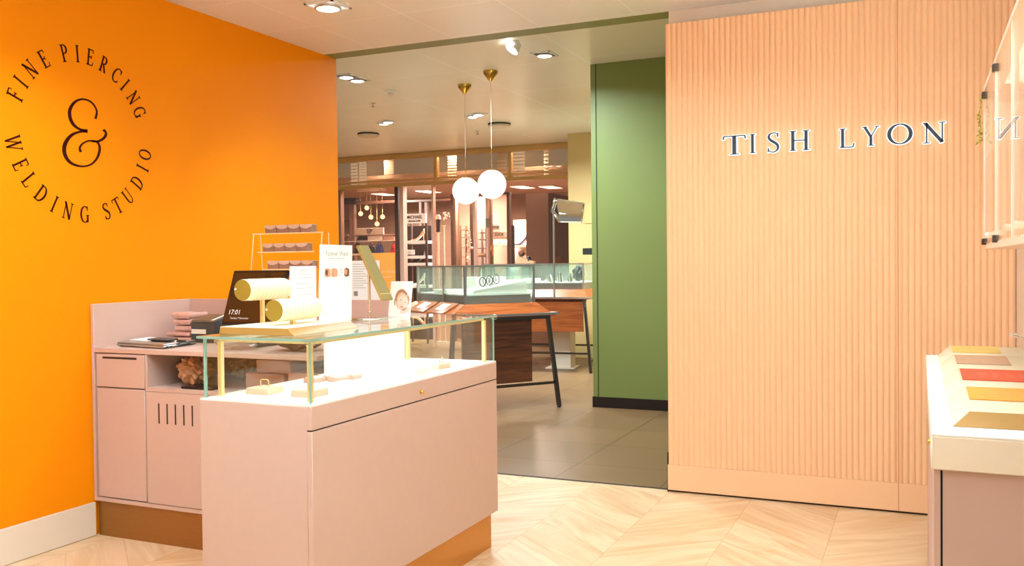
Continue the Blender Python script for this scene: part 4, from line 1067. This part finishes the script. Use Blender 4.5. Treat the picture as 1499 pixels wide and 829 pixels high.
for k, (y0, y1) in enumerate(((.22, .60), (.66, 1.04))):
    xa, xb, za, zb = -1.085, -.93, .893, .975
    rot = Matrix.Rotation(RZ1, 4, 'Z'); rot.translation = t1.location
    def zz(x): return .889+(x+1.09)*(.985-.889)/(-.92+1.09)+.004
    mb = MB().hexa([(xa, y0, zz(xa)), (xb, y0, zz(xb)), (xb, y1, zz(xb)), (xa, y1, zz(xa)), (xa, y0, zz(xa)+.014), (xb, y0, zz(xb)+.014), (xb, y1, zz(xb)+.014), (xa, y1, zz(xa)+.014)], .002)
    place(t1, mb, 'wood_tray', 'traywood', ('nearer', 'farther')[k]+' sloping wood tray on the left side of the display table', 'tray', 'wood trays on the display table')
    xm0, xm1 = xa+.04, xb-.03; ym0, ym1 = y0+.10, y1-.12
    mb = MB().hexa([(xm0, ym0, zz(xm0)+.0145), (xm1, ym0, zz(xm1)+.0145), (xm1, ym1, zz(xm1)+.0145), (xm0, ym1, zz(xm0)+.0145), (xm0, ym0, zz(xm0)+.018), (xm1, ym0, zz(xm1)+.018), (xm1, ym1, zz(xm1)+.018), (xm0, ym1, zz(xm0)+.018)])
    place(t1, mb, 'white_card', 'paper', 'small white card on the %s wood tray' % ('nearer', 'farther')[k], 'card', 'cards on the wood trays')
RZ2 = math.radians(6)
t2 = display_table((-3.66, 10.5), RZ2, -1.55, 1.2, .93, 'reddish wood and glass display table farther back, partly behind the green wall', (-1.45, -.10, .50, .90, .05), 'mahogany', (-1.42, -.12, .16, 1.05), (1.02, 1.345), 'display tables')
rr = lambda x, y, z: (Matrix.Rotation(RZ2, 4, 'Z') @ Vector((x, y, z)))+t2.location
mb = MB().box(-.62, -.36, .42, .68, .013, .86).box(-.68, -.30, .36, .74, 0, .012); place(t2, mb, 'pedestal', 'cream', 'cream pedestal under the farther display table', 'pedestal')
zs2 = 1.02+.088
for k, (x, h, w) in enumerate([(-.62, .09, .10), (-.47, .13, .07), (-.34, .11, .06)]):
    place(t2, MB().lathe([(0, 0), (w*.6, 0), (w*.5, h*.4), (w*.28, h), (0, h)], (x, .36, zs2), seg=14), 'jewellery_bust', 'silver', ('leftmost', 'middle', 'rightmost')[k]+' silver jewellery bust in the farther glass case', 'bust', 'busts in the farther case')
place(t2, crumple((-.22, .34, zs2), .07, (1, .8, 1.3), 31), 'dark_garland', 'charcoal', 'dark textured garland at the right of the farther glass case', 'garland')
place(t2, MB().box(-.95, -.75, .3, .45, zs2, zs2+.05, .01), 'display_block', 'pad', 'small white block at the left of the farther glass case', 'display block')
# tilted chrome mirror standing on the farther table
mp_ = at(811, 432, Z=.93); mp_ = Vector((at(811.5, 433, Y=10.42).x, 10.50, 0))
mp_ = Vector((at(811.5, 433, Y=10.46).x, 10.46, .931))
tm = empty('table_mirror', mp_, 'tilted chrome mirror on a slim pole, on the farther display table', 'mirror')
zc = at(812, 310, Y=10.46).z
MB().lathe([(0, 0), (.014, 0), (.014, .01), (0, .01)], mp_, seg=20).build('foot', 'steel', tm)
MB().tube([mp_+Vector((0, 0, .01)), (mp_.x, mp_.y, zc+.02)], .012, 10).build('pole', 'steel', tm)
a0, a1 = at(813, 293, Y=10.46), at(856, 298, Y=10.46); b0, b1 = at(819, 326, Y=10.46), at(852, 326.5, Y=10.46)
n_ = Vector((.1, -.9, -.42)).normalized()
hs = MB(); Pc = [a0, a1, b1, b0]; cc = sum(Pc, Vector())/4
hs.hexa([b0+n_*.0, b1, a1, a0, b0-n_*.07, b1-n_*.03, a1-n_*.03, a0-n_*.07], .012, 3)
hm = hs.build('housing', 'chrome', tm)
MB().hexa([cc+(q-cc)*.9+n_*.002 for q in (b0, b1, a1, a0)]+[cc+(q-cc)*.88+n_*.005 for q in (b0, b1, a1, a0)]).build('mirror_glass', mat('mirror', (235, 225, 210), .03, 1.), hm)
MB().tube([a0+Vector((-.0, .0, .01))-n_*.035, cc*.5+a0*.25+b0*.25-Vector((.16, 0, 0))-n_*.035, b0-n_*.035], .025, 10).build('rim', 'chrome', hm)

# small dark lamp behind the farther table, in front of the tan wall
c = at(862, 385, Y=11.6)
lm = empty('side_lamp', (c.x, 11.55, 1.35-.3), 'small dark shaded lamp on a cream stand before the tan wall', 'lamp')
lm.location = (c.x, 11.9, 0)
z0_, z1_ = at(862, 373, Y=11.9).z, at(862, 363.5, Y=11.9).z
MB().box(c.x-.16, c.x+.16, 11.8, 12.0, z0_, z1_, .004).build('shade', 'black', lm)
MB().tube([(c.x, 11.9, .012), (c.x, 11.9, z0_)], .008, 8).build('stem', 'gunmetal', lm)
MB().lathe([(0, 0), (.12, 0), (.12, .012), (0, .012)], (c.x, 11.9, 0)).build('base', 'gunmetal', lm)

# ---- glazed shop front at the back
GY = 13.0
def rect(mb, x0, x1, y0, y1, Y, th=.04, floor=False):
    ym, xm = (y0+y1)/2, (x0+x1)/2
    a_, b_ = at(x0, ym, Y=Y), at(x1, ym, Y=Y); zt, zb = at(xm, y0, Y=Y).z, at(xm, y1, Y=Y).z
    return mb.box(a_.x, b_.x, Y, Y+th, 0 if floor else zb, zt)
def W(x, Y=GY, y=330): return at(x, y, Y=Y).x
zfa, zfb = 2.66, MZ
XA, XB = -10.2, W(832)
mb = MB().box(XA, XB, GY, GY+.10, MZ-.09, MZ).box(XA, XB, GY, GY+.08, 2.64, 2.70).box(XA, XB, GY-.01, GY+.05, 2.735, 2.755).box(XA, XB, GY-.02, GY, MZ-.035, MZ-.02)
for px in (637, 642): pass
mb.box(W(638)-.03, W(638)+.03, GY, GY+.08, 2.70, MZ-.09)
mb.box(W(747)-.02, W(747)+.02, GY+.01, GY+.08, 2.70, MZ-.09)
struct('window_1_frame' if False else 'trim_9', mb, 'goldframe')
for i, (x0, x1) in enumerate(((XA, W(638)-.03), (W(638)+.03, W(747)-.02), (W(747)+.02, XB))):
    struct('window_%d' % (i+1), MB().box(x0, x1, GY+.03, GY+.04, 2.70, MZ-.09), 'uppglass')
# blinds mirrored in the upper glazing, built as strips behind it, some glowing
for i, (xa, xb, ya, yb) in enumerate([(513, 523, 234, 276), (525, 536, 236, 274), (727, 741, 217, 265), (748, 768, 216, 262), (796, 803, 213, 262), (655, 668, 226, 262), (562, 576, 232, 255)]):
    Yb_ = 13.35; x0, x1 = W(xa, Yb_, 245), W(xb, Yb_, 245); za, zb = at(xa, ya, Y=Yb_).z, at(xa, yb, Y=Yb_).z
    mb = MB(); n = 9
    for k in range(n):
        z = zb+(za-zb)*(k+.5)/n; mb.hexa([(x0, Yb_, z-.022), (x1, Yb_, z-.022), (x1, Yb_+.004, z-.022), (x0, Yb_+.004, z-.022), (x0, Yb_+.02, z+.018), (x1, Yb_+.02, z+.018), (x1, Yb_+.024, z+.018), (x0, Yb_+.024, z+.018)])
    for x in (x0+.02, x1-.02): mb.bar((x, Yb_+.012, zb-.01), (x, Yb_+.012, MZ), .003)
    tag(mb.build('slat_reflection', emis('glowing slat', (255, 250, 245), 1.0) if i in (0, 1, 3) else 'reflection'), ('narrow white glowing slat blind, leftmost behind the upper glazing', 'second glowing slat blind from the left behind the upper glazing', 'slat blind right of the globe pendants, left of a pair', 'wide slat blind at the middle mullion of the upper glazing', 'thin slat blind above the dark brown column', 'grey slat blind left of the pendant cords', 'short grey slat blind in the left upper glazing')[i], 'reflection', 'slat reflections built behind the upper glazing')
# lower glass panes and posts
for i, (xa, xb, m_, w_) in enumerate([(493, 499, 'bronzepost', .1), (578, 583, 'darkpost', .1), (585, 590.5, 'pinkpost', .12), (632, 634.6, 'pinkpost', .08), (693, 695.4, 'pinkpost', .08), (711.5, 714, 'pinkpost', .08)]):
    mb = MB().box(W(xa), W(xb), GY, GY+w_, 0, 2.64)
    struct('trim_%d' % (10+i), mb, m_)
struct('window_4', MB().box(XA, W(578), GY+.04, GY+.05, .1, 2.64), 'partglass')
struct('window_5', MB().box(W(634.6), W(693), GY+.04, GY+.05, .1, 2.64), 'partglass')
struct('window_6', MB().box(W(714), W(832), GY+.04, GY+.05, .1, 2.64), 'partglass')
tag(rect(MB(), 711, 716.5, 320, 333, GY-.03, .03).build('door_plate', 'bronzepost'), 'bronze door plate on the slim post right of the globe pendants', 'door plate')
# store shell
SB = 18.0; SCZ = 2.82
struct('wall_store', MB().box(-16, 2, SB, SB+.1, 0, MZ), 'storewall')
struct('ceiling_store', MB().box(-16, 2, GY+.5, SB, SCZ+.02, SCZ+.08), 'storeceil')
struct('ceiling_store_front', MB().box(-16, 2, GY+.1, GY+.5, MZ, MZ+.05), 'storeceil')
# dark beams inside the store
for i, (xa, xb, ya, yb, Y) in enumerate([(499, 578, 294.5, 298.5, 15.0), (591, 660, 292, 295, 15.0)]):
    struct('trim_%d' % (17+i), rect(MB(), xa, xb, ya, yb, Y, .1), 'darkpost')
for i, (xa, xb, ya, Y, m_) in enumerate([(512, 515.5, 298, 15.02, 'darkpost'), (516.5, 519, 298, 15.02, 'darkpost'), (614, 617, 294, 15.02, 'darkpost'), (622, 626, 294, 15.02, 'darkpost'), (660, 664, 285, 14.2, 'darkpost'), (688, 692, 285, 14.4, 'darkpost'), (715, 718.5, 285, 13.8, 'darkpost'), (742, 746, 283, 13.8, 'darkpost')]):
    struct('trim_%d' % (20+i), rect(MB(), xa, xb, ya, 400, Y, .08, True), m_)
struct('trim_30', rect(MB(), 718, 746, 282, 285, 13.8, .08), 'darkpost')
for i, (xa, xb, ya, Y, m_) in enumerate([(665, 671, 290, 14.6, 'brown'), (672.5, 688, 292, 15.6, 'carton'), (696, 711, 288, 14.8, 'brown'), (718.5, 742, 286, 15.4, 'carton'), (746, 752, 330, 14.0, 'black'), (591, 632, 331, 14.35, 'deepbrown'), (500, 519, 322, 16.0, 'brown'), (752, 771, 322, 15.0, 'shelfwhite')]):
    struct('wall_store_panel' if i == 0 else 'wall_store_panel_%d' % i, rect(MB(), xa, xb, ya, 420, Y, .05, True), m_)
# dark brown column inside
xa, xb = W(770, 13.6), W(803, 13.6); zt = at(786, 283, Y=13.6).z
yd = at(832, 300, X=xb).y
struct('wall_store_column', MB().box(xa, xb, 13.6, yd, 0, zt), 'brown')

# ---- shoe shop things
def signboard(xa, xb, ya, yb, Y, lines, label, th=.03, mirror=False):
    a_, b_ = at(xa, (ya+yb)/2, Y=Y), at(xb, (ya+yb)/2, Y=Y); zt, zb = at((xa+xb)/2, ya, Y=Y).z, at((xa+xb)/2, yb, Y=Y).z
    e = empty('brand_sign', ((a_.x+b_.x)/2, Y, zb), label, 'sign', 'white shop signs')
    o = MB().box(a_.x, b_.x, Y, Y+th, zb, zt, .002).build('board', 'shelfwhite', e)
    mb = MB(); n = 0
    for t, size, dz in lines:
        me = text_mesh(t, size, .002); s_ = -1 if mirror else 1
        mb.mesh_of(me, lambda x, y, z, dz=dz: ((a_.x+b_.x)/2+x*s_, Y-.002, (zt+zb)/2+dz+y))
    mb.build('sign_text', 'black', o)
    return e
signboard(521, 561, 334, 343.5, 13.9, [('SJP', .10, 0)], 'white sign reading SJP on the shelf at the left')
signboard(590.5, 623, 313, 327, 13.7, [('MICHAEL', .075, .022), ('MICHAEL KORS', .034, -.045)], 'white sign reading MICHAEL on the shoe tower')
signboard(593, 606, 366, 373, 13.55, [('- -', .05, 0)], 'tiny white sign lower on the shoe tower')
signboard(718.5, 732, 328.5, 337.5, 14.4, [('BOSS', .055, 0)], 'small white sign with reversed letters, upper right of the pendants', mirror=True)
signboard(719.5, 743, 339, 348, 14.42, [('LUCK', .065, 0)], 'white sign under the reversed sign, over the hanging bags', mirror=False)

def shelf_unit(name, xa, xb, rows, Y, label, d=.3, ptop=None, pm='bronzepost', bm_='shelfwhite', th=.05):
    x0, x1 = W(xa, Y), W(xb, Y); e = empty(name, ((x0+x1)/2, Y+d/2, 0), label, 'shelf unit')
    zt = at((xa+xb)/2, ptop or rows[0], Y=Y).z
    for x in (x0, x1):
        MB().bar((x, Y+.03, 0), (x, Y+.03, zt), .015).bar((x, Y+d-.03, 0), (x, Y+d-.03, zt), .015).build('upright', pm, e)
    zz_ = []
    for r in rows:
        z = at((xa+xb)/2, r, Y=Y).z; zz_.append(z)
        MB().box(x0+.016, x1-.016, Y, Y+d, z-th, z, .002).build('shelf', bm_, e)
    return x0, x1, zz_
def heel(c, s, hm, rz, m_, label, kind='heel'):
    """high heeled shoe, toe toward local -x"""
    e = empty('shoe', c, label, 'shoe', 'shoes on display', rz)
    h = .085*hm*s; Ln = .22*s
    mb = MB()
    n = 10; rows = []
    for k in range(n+1):
        t = k/n; x = -Ln/2+Ln*t
        zb_ = .004+h*(max(0, (t-.35)/.65))**1.3
        wd = (.018+.020*math.sin(PI*min(1, t*1.25))**.8)*s if t < .8 else .026*s
        ht = (.018+.02*t)*s+(.035*s*max(0, (t-.65)/.35))
        rows.append([(x, -wd, zb_), (x, wd, zb_), (x, wd*.8, zb_+ht), (x, -wd*.8, zb_+ht)])
    vr = [[mb.bm.verts.new(p) for p in r] for r in rows]
    for A, B_ in zip(vr, vr[1:]):
        for k in range(4): mb.bm.faces.new((A[k], A[(k+1) % 4], B_[(k+1) % 4], B_[k]))
    mb.bm.faces.new(vr[0]); mb.bm.faces.new(vr[-1][::-1])
    mb.build('upper', m_, e, local=True, angle=60)
    MB().tube([(Ln*.44, 0, h+.006), (Ln*.46, 0, .0)], [.012*s, .006*s], 8).build('heel', m_, e, local=True)
    return e
x0, x1, zz_ = shelf_unit('shoe_tower', 590.5, 623, [352.5, 374.5, 385, 417.5], 13.55, 'tall tower of white shoe shelves behind the pale rose post', ptop=327, pm='darkpost')
for k, z in enumerate(zz_):
    if k == 1: continue
    for q in range(1):
        heel(((x0+x1)/2, 13.66, z+.001), 1.1, 1.3, .1, ('shoe_tan', 'shoe_white', 'shoe_black', 'shoe_white')[(k+q) % 4],
             ('', 'second ', '')[q]+('high heel on the top shelf of the shoe tower', '', 'high heel on the middle shelf of the shoe tower', 'high heel on the lowest shelf of the shoe tower')[k])
# handbag shelf
bz = at(545, 371, Y=14.4).z; sx0, sx1 = W(500, 14.4), W(579, 14.4)
be = empty('bag_shelf', ((sx0+sx1)/2, 14.5, 0), 'long shelf of handbags in the left shop window', 'shelf')
z2 = at(545, 343.5, Y=14.4).z; z3 = at(545, 352.5, Y=14.4).z
MB().box(sx0, sx1, 14.4, 14.75, bz-.03, bz).build('shelf', 'shelfwhite', be)
MB().box(sx0, sx1, 14.4, 14.75, z2-.02, z2).build('shelf', 'bronzepost', be)
MB().box(sx0, sx1, 14.4, 14.42, z3-.01, z3).build('rail', 'shelfwhite', be)
for x in (sx0, sx1): MB().bar((x, 14.6, 0), (x, 14.6, z2+.02), .015).build('upright', 'bronzepost', be)
def bag(c, w, h, d, m_, label):
    e = empty('handbag', c, label, 'handbag', 'handbags on the shelf')
    MB().hexa([(-w/2, -d/2, 0), (w/2, -d/2, 0), (w/2, d/2, 0), (-w/2, d/2, 0), (-w*.36, -d*.3, h), (w*.36, -d*.3, h), (w*.36, d*.3, h), (-w*.36, d*.3, h)], .02, 3).build('body', m_, e, local=True)
    MB().tube([(-w*.25+w*.5*k/8, 0, h*.95+h*.45*math.sin(PI*k/8)) for k in range(9)], .008, 6).build('handle', m_, e, local=True)
    MB().box(-.015, .015, -d*.5-.008, -d*.5+.02, h*.5, h*.62).build('clasp', 'brass', e, local=True)
for px, w, h, m_, lb in ((521, .14, .20, 'bag_navy', 'purple blue handbag behind the tilted mirror top'), (541, .15, .14, 'bag_navy', 'dark navy handbag beside the bright blue one'), (553, .16, .16, 'bag_blue', 'bright blue handbag on the shop shelf'), (575, .14, .16, 'bag_red', 'red handbag at the end of the shop shelf')):
    bag((W(px, 14.5), 14.55, bz+.001), w, h, .1, m_, lb)
for i, (xa, xb) in enumerate(((524, 536), (538, 560), (562, 577))):
    m_ = ('black', 'shelfwhite', 'carton')[i]
    tag(rect(MB(), xa, xb, 345.8, 351.8, 14.45, .1).build('backing_board', m_), ('black', 'white', 'pale pink')[i]+' panel under the upper bag shelf', 'panel')
# bulbs in the shop
bp = at(555, 297, Y=15.2)
pl = empty('bulb_cluster', (bp.x, 15.2, SCZ), 'cluster of bare warm bulbs hanging in the shoe shop', 'pendant lamp')
MB().box(bp.x-.45, bp.x+.1, 15.1, 15.3, SCZ-.02, SCZ+.02).build('ceiling_plate', 'shelfwhite', pl)
for (px, py) in ((528, 313), (537, 304.5), (543, 318), (552, 328), (560, 317.5)):
    p = at(px, py, Y=15.2)
    b_ = MB().ball(p, .045, 14).build('bulb', 'bulb', pl)
    MB().tube([p+Vector((0, 0, .044)), (p.x, p.y, SCZ-.02)], .004, 6).build('cord', 'gold', b_)
# light strips in store ceiling
for i, (px, py) in enumerate([(562, 283.5), (627, 279.5), (765, 273), (806, 273)]):
    c = at(px, py, Z=SCZ+.02)
    e = empty('store_light', (c.x, c.y, SCZ+.02), ('recessed light over the bulbs in the shop', 'bright recessed light left of the pendants in the shop', 'recessed light above the white wall in the shop', 'spot light over the dark brown column')[i], 'ceiling light', 'shop ceiling lights')
    MB().box(c.x-.16, c.x+.16, c.y-.3, c.y+.3, SCZ+.0, SCZ+.0195).build('frame', 'white', e)
    MB().box(c.x-.14, c.x+.14, c.y-.28, c.y+.28, SCZ-.003, SCZ-.0005).build('lens', 'lens2', e)
# black exit style box
tag(rect(MB(), 502, 521, 290, 296, 14.9, .1).build('black_box', 'black'), 'small black box lamp high in the left shop window', 'box lamp')
# white display poles with dark cap and flowers
for i, (px, yt_) in enumerate(((641.5, 341), (649.5, 331))):
    p = at(px, yt_, Y=13.95)
    e = empty('display_pole', (p.x, 13.95, 0), ('white pole topped by a dark boot', 'taller white pole topped by white flowers')[i], 'display pole', 'white poles left of the pendants')
    MB().tube([(p.x, 13.95, .012), (p.x, 13.95, p.z)], .018, 10).build('pole', 'shelfwhite', e)
    MB().lathe([(0, 0), (.036, 0), (.036, .012), (0, .012)], (p.x, 13.95, 0)).build('base', 'shelfwhite', e)
    MB().box(p.x-.032, p.x+.032, 13.93, 13.97, p.z, p.z+.012).build('plate', 'shelfwhite', e)
    if i == 0:
        q = Vector((p.x, 13.95, p.z+.013)); mb = MB()
        mb.lathe([(.0, 0), (.035, 0), (.032, .05), (.04, .15), (.048, .22), (0, .22)], q, (0, 0, 1), 14).ball(q+Vector((-.03, 0, .022)), .03, 10, (1.4, .8, .72))
        tag(mb.build('boot', 'shoe_black'), 'dark boot standing on the shorter white pole', 'boot')
        tag(MB().lathe([(0, 0), (.05, 0), (.045, .05), (.02, .08), (0, .08)], q+Vector((0, 0, .2205)), seg=14).build('hat', 'shelfwhite'), 'white cap set on the dark boot', 'hat')
    else:
        mb = MB(); rd = random.Random(4); q = Vector((p.x, 13.95, p.z+.013))
        st2 = MB().tube([q, q+Vector((.01, 0, .10))], .006, 6)
        fl = empty('flower_bunch', q, 'bunch of white flowers on the taller white pole', 'flowers')
        s2 = st2.build('stem', 'leaf', fl)
        for k in range(16):
            mb.ball(q+Vector((rd.uniform(-.0, .10), rd.uniform(-.05, .05), .10+rd.uniform(-.03, .12))), rd.uniform(.012, .024), 8)
        mb.build('blossom', 'pearl', s2)
# central stand of shoes, right of the pendants
x0, x1, zz_ = shelf_unit('shoe_rack', 672.5, 688, [336, 347, 362, 376], 15.0, 'slim shelf rack left of the central pale post', ptop=330, bm_='bronzepost', th=.015)
x0, x1, zz_ = shelf_unit('shoe_rack', 696, 711, [340, 350, 363, 375], 14.3, 'slim shelf rack between the two slim pale posts', ptop=335, bm_='bronzepost', th=.015)
sr = empty('accessory_stand', (W(686, 13.8), 13.8, 0), 'ornate white jewellery stand before the slim pale post', 'stand')
xx = W(687, 13.8); zt = at(687, 338, Y=13.8).z
MB().tube([(xx, 13.8, .012), (xx, 13.8, zt)], .014, 8).lathe([(0, 0), (.13, 0), (.13, .012), (0, .012)], (xx, 13.8, 0)).build('pole', 'shelfwhite', sr)
mb = MB(); rd = random.Random(11)
for k in range(26): mb.ball((xx+rd.uniform(-.06, .03), 13.8+rd.uniform(-.03, .03), 1.35+(zt-1.35)*k/25), rd.uniform(.012, .03), 8)
mb.build('bead_drop', 'pearl', sr)
heel((W(712, 13.6), 13.55, at(712, 374, Y=13.6).z), 1.2, 1.1, .2, 'shoe_tan', 'tan high heel on a small ledge at the slim post')
o = MB().box(W(705, 13.6), W(719, 13.6), 13.48, 13.62, at(712, 374, Y=13.6).z-.02, at(712, 374, Y=13.6).z-.001).bar((W(712, 13.6), 13.6, 0), (W(712, 13.6), 13.6, at(712, 374, Y=13.6).z-.02), .012).build('shoe_plinth', 'bronzepost'); tag(o, 'bronze post ledge under the tan high heel', 'plinth')
# hanging pale bags under the LUCK sign
bgz = at(728, 349, Y=14.8).z
rl_ = empty('bag_rail', (W(731, 14.8), 14.8, bgz), 'dark rail of pale bags below the white sign', 'rail')
MB().bar((W(717, 14.8), 14.8, bgz), (W(745, 14.8), 14.8, bgz), .008).bar((W(717, 14.8)+.01, 14.8, 0), (W(717, 14.8)+.01, 14.8, bgz), .01).bar((W(745, 14.8)-.01, 14.8, 0), (W(745, 14.8)-.01, 14.8, bgz), .01).build('rail', 'darkpost', rl_)
for i, px in enumerate((725, 735, 741)):
    x = W(px, 14.8); w = (.055, .03, .035)[i]
    e = empty('hanging_bag', (x, 14.8, bgz), ('widest pale bag hanging from the dark rail', 'middle small pale bag hanging from the dark rail', 'rightmost pale bag hanging from the dark rail')[i], 'handbag', 'pale bags on the dark rail')
    MB().hexa([(x-w*.6, 14.78, bgz-.14), (x+w*.6, 14.78, bgz-.14), (x+w*.6, 14.82, bgz-.14), (x-w*.6, 14.82, bgz-.14), (x-w, 14.78, bgz-.03), (x+w, 14.78, bgz-.03), (x+w, 14.82, bgz-.03), (x-w, 14.82, bgz-.03)], .01, 2).build('body', 'shelfwhite', e)
    MB().tube([(x-w*.5, 14.8, bgz-.03), (x, 14.8, bgz+.012), (x+w*.5, 14.8, bgz-.03)], .004, 6).build('strap', 'shelfwhite', e)
# white alcove shelf with boots, and the black platform sandal
az = at(759, 359.5, Y=14.6).z
tag(MB().box(W(746, 14.6), W(771, 14.6), 14.55, 14.99, az-.03, az).build('alcove_shelf', 'shelfwhite'), 'white shelf in the bright alcove left of the dark column', 'shelf')
heel((W(761, 14.6), 14.7, az+.001), 1.3, 1.6, 0, 'bag_navy', 'dark strappy high heel on the white alcove shelf')
sz = at(768, 388, Y=12.2).z
ps = Vector((W(768, 12.3, 388), 12.35, 0))
zped = 1.345
tp_ = empty('shoe_pedestal', (ps.x, 12.35, 0), 'brown plinth under the black platform sandal', 'plinth')
MB().box(ps.x-.16, ps.x+.16, 12.27, 12.43, zped-.03, zped).build('top', 'brown', tp_)
MB().box(ps.x-.06, ps.x+.06, 12.30, 12.40, 0, zped-.03).build('column', 'brown', tp_)
sd = empty('platform_sandal', (ps.x, 12.35, zped+.001), 'black strapped tan platform sandal on a brown plinth above the glass case', 'sandal')
def L_(u, v, w): return (ps.x+u, 12.35+v, zped+.001+w)
mb = MB(); rows = []
for k in range(9):
    t = k/8; x = -.11+.25*t; zb_ = 0; zt_ = .03+.085*(1-t)**1.2
    wd = .035+.008*math.sin(PI*t)
    rows.append([mb.bm.verts.new(L_(x, -wd, zb_)), mb.bm.verts.new(L_(x, wd, zb_)), mb.bm.verts.new(L_(x, wd, zt_)), mb.bm.verts.new(L_(x, -wd, zt_))])
for A, B_ in zip(rows, rows[1:]):
    for k in range(4): mb.bm.faces.new((A[k], A[(k+1) % 4], B_[(k+1) % 4], B_[k]))
mb.bm.faces.new(rows[0]); mb.bm.faces.new(rows[-1][::-1])
so = mb.build('platform', 'shoe_tan', sd)
MB().tube([L_(.06, -.042, .04), L_(.05, -.03, .085), L_(.045, 0, .10), L_(.05, .03, .085), L_(.06, .042, .04)], .014, 8).build('toe_strap', 'shoe_black', sd)
MB().tube([L_(-.07, -.035, .11), L_(-.03, -.036, .15), L_(-.03, .036, .15), L_(-.07, .035, .11)], .010, 8).build('ankle_strap', 'shoe_black', sd)
MB().ball(L_(-.075, 0, .15), .045, 14, (1, .9, 1.1)).build('heel_cup', mat('chestnut suede', (130, 70, 44), .7), sd)

# ================================================================== LIGHT
def area(loc, size, power, col=(1, .93, .84), rot=(0, 0, 0), sy=None, spread=None, name='area'):
    l = bpy.data.lights.new(name, 'AREA'); l.energy = power; l.color = col; l.size = size
    if sy: l.shape = 'RECTANGLE'; l.size_y = sy
    if spread: l.spread = math.radians(spread)
    o = bpy.data.objects.new(name, l); COL.objects.link(o); o.location = loc; o.rotation_euler = rot; return o
def spot(loc, tgt, power, angle=70, blend=.6, col=(1, .93, .84), r=.05):
    l = bpy.data.lights.new('spot', 'SPOT'); l.energy = power; l.color = col; l.spot_size = math.radians(angle); l.spot_blend = blend; l.shadow_soft_size = r
    o = bpy.data.objects.new('spot', l); COL.objects.link(o); o.location = loc
    o.rotation_euler = (Vector(tgt)-Vector(loc)).to_track_quat('-Z', 'Y').to_euler(); return o
WARM = (.80, 1.0, 1.16)
for (x, y, p) in ((-2.6, .3, 3), (-1.0, .3, 3), (-2.6, 2.0, 9), (-.8, 2.2, 11), (-.6, 3.9, 7), (-2.0, 4.3, 11)):
    area((x, y, CZ-.02), .25, p, WARM, spread=150)
spot((-3.07, 4.34, CZ-.03), (-3.07, 4.34, 0), 40, 100, .8, WARM)
spot((-2.9, 2.6, CZ-.02), (-3.81, 3.1, 1.0), 60, 75, .9, WARM)
spot((-2.9, 1.2, CZ-.02), (-3.81, 1.6, .9), 50, 75, .9, WARM)
spot((-2.6, 4.6, CZ-.02), (-3.81, 4.9, 1.0), 45, 75, .9, WARM)
spot((-.9, 3.7, CZ-.02), (-1.0, 5.22, .9), 26, 80, .9, WARM)
spot((.1, 3.5, CZ-.02), (.0, 5.22, .9), 24, 80, .9, WARM)
spot((.15, 3.0, CZ-.02), (.2, 3.3, .9), 18, 70, .8, WARM)
area((-2.08, 3.2, 1.08), .35, 3.6, (.9, 1, 1.05), sy=1.25)
area((.34, 2.6, KZ1-.03), .12, 9, (1, .95, .88), sy=2.6)
area((-1.6, -2.1, 1.5), 3.0, 6, (.80, 1, 1.16), rot=(math.radians(108), 0, 0), sy=1.6)  # added fill lamp behind the camera, no fitting there
area((.34, 2.4, KZ1+.03), .16, 42, (.78, 1, 1.18), rot=(math.radians(180), 0, 0), sy=3.0)  # added unseen uplight on the cabinet, lifts the ceiling
area((-1.9, 1.3, 2.35), 1.2, 92, (.78, 1, 1.18), rot=(math.radians(195), 0, 0), sy=1.2)  # added uplight out of view overhead, brightens the shop ceiling
# mall
for (x, y, p) in ((-6.3, 7.6, 60), (-3.2, 7.0, 50), (-6.2, 10.1, 70), (-5.0, 10.1, 55), (-9, 9, 90), (-3.2, 10.6, 60), (0, 6.6, 20)):
    area((x, y, MZ-.02), .3, p*1.8, (.86, 1.0, 1.10), spread=160)
spot((-1.9, 6.7, MZ-.03), (-2.3, 8.06, .4), 28, 80, .9, WARM)
area((-3.45, 8.25, 1.31), .45, 13, (.92, 1, 1), sy=.45)  # lamp added inside the near glass case to brighten it
area((-4.2, 11.1, 1.32), .4, 9, (.92, 1, 1), sy=.4)  # likewise added in the farther glass case
for x in (-8.4, -7.0, -5.6): area((x, 13.3, 3.15), .2, 14, (1, .97, .92), spread=170)  # added lamps, only to light the strips behind the upper glazing
for (x, y, p) in ((-9.2, 14.4, 130), (-7.6, 14.4, 130), (-6.2, 14.4, 110), (-9.6, 16.4, 110), (-6.6, 16.4, 100)):
    area((x, y, SCZ-.05),   .3, p*1.35, (1, .97, .94), spread=170)
w = bpy.data.worlds.new('world'); S.world = w; w.use_nodes = True
bg = w.node_tree.nodes['Background']; bg.inputs[0].default_value = (.95, 1, 1, 1); bg.inputs[1].default_value = .3
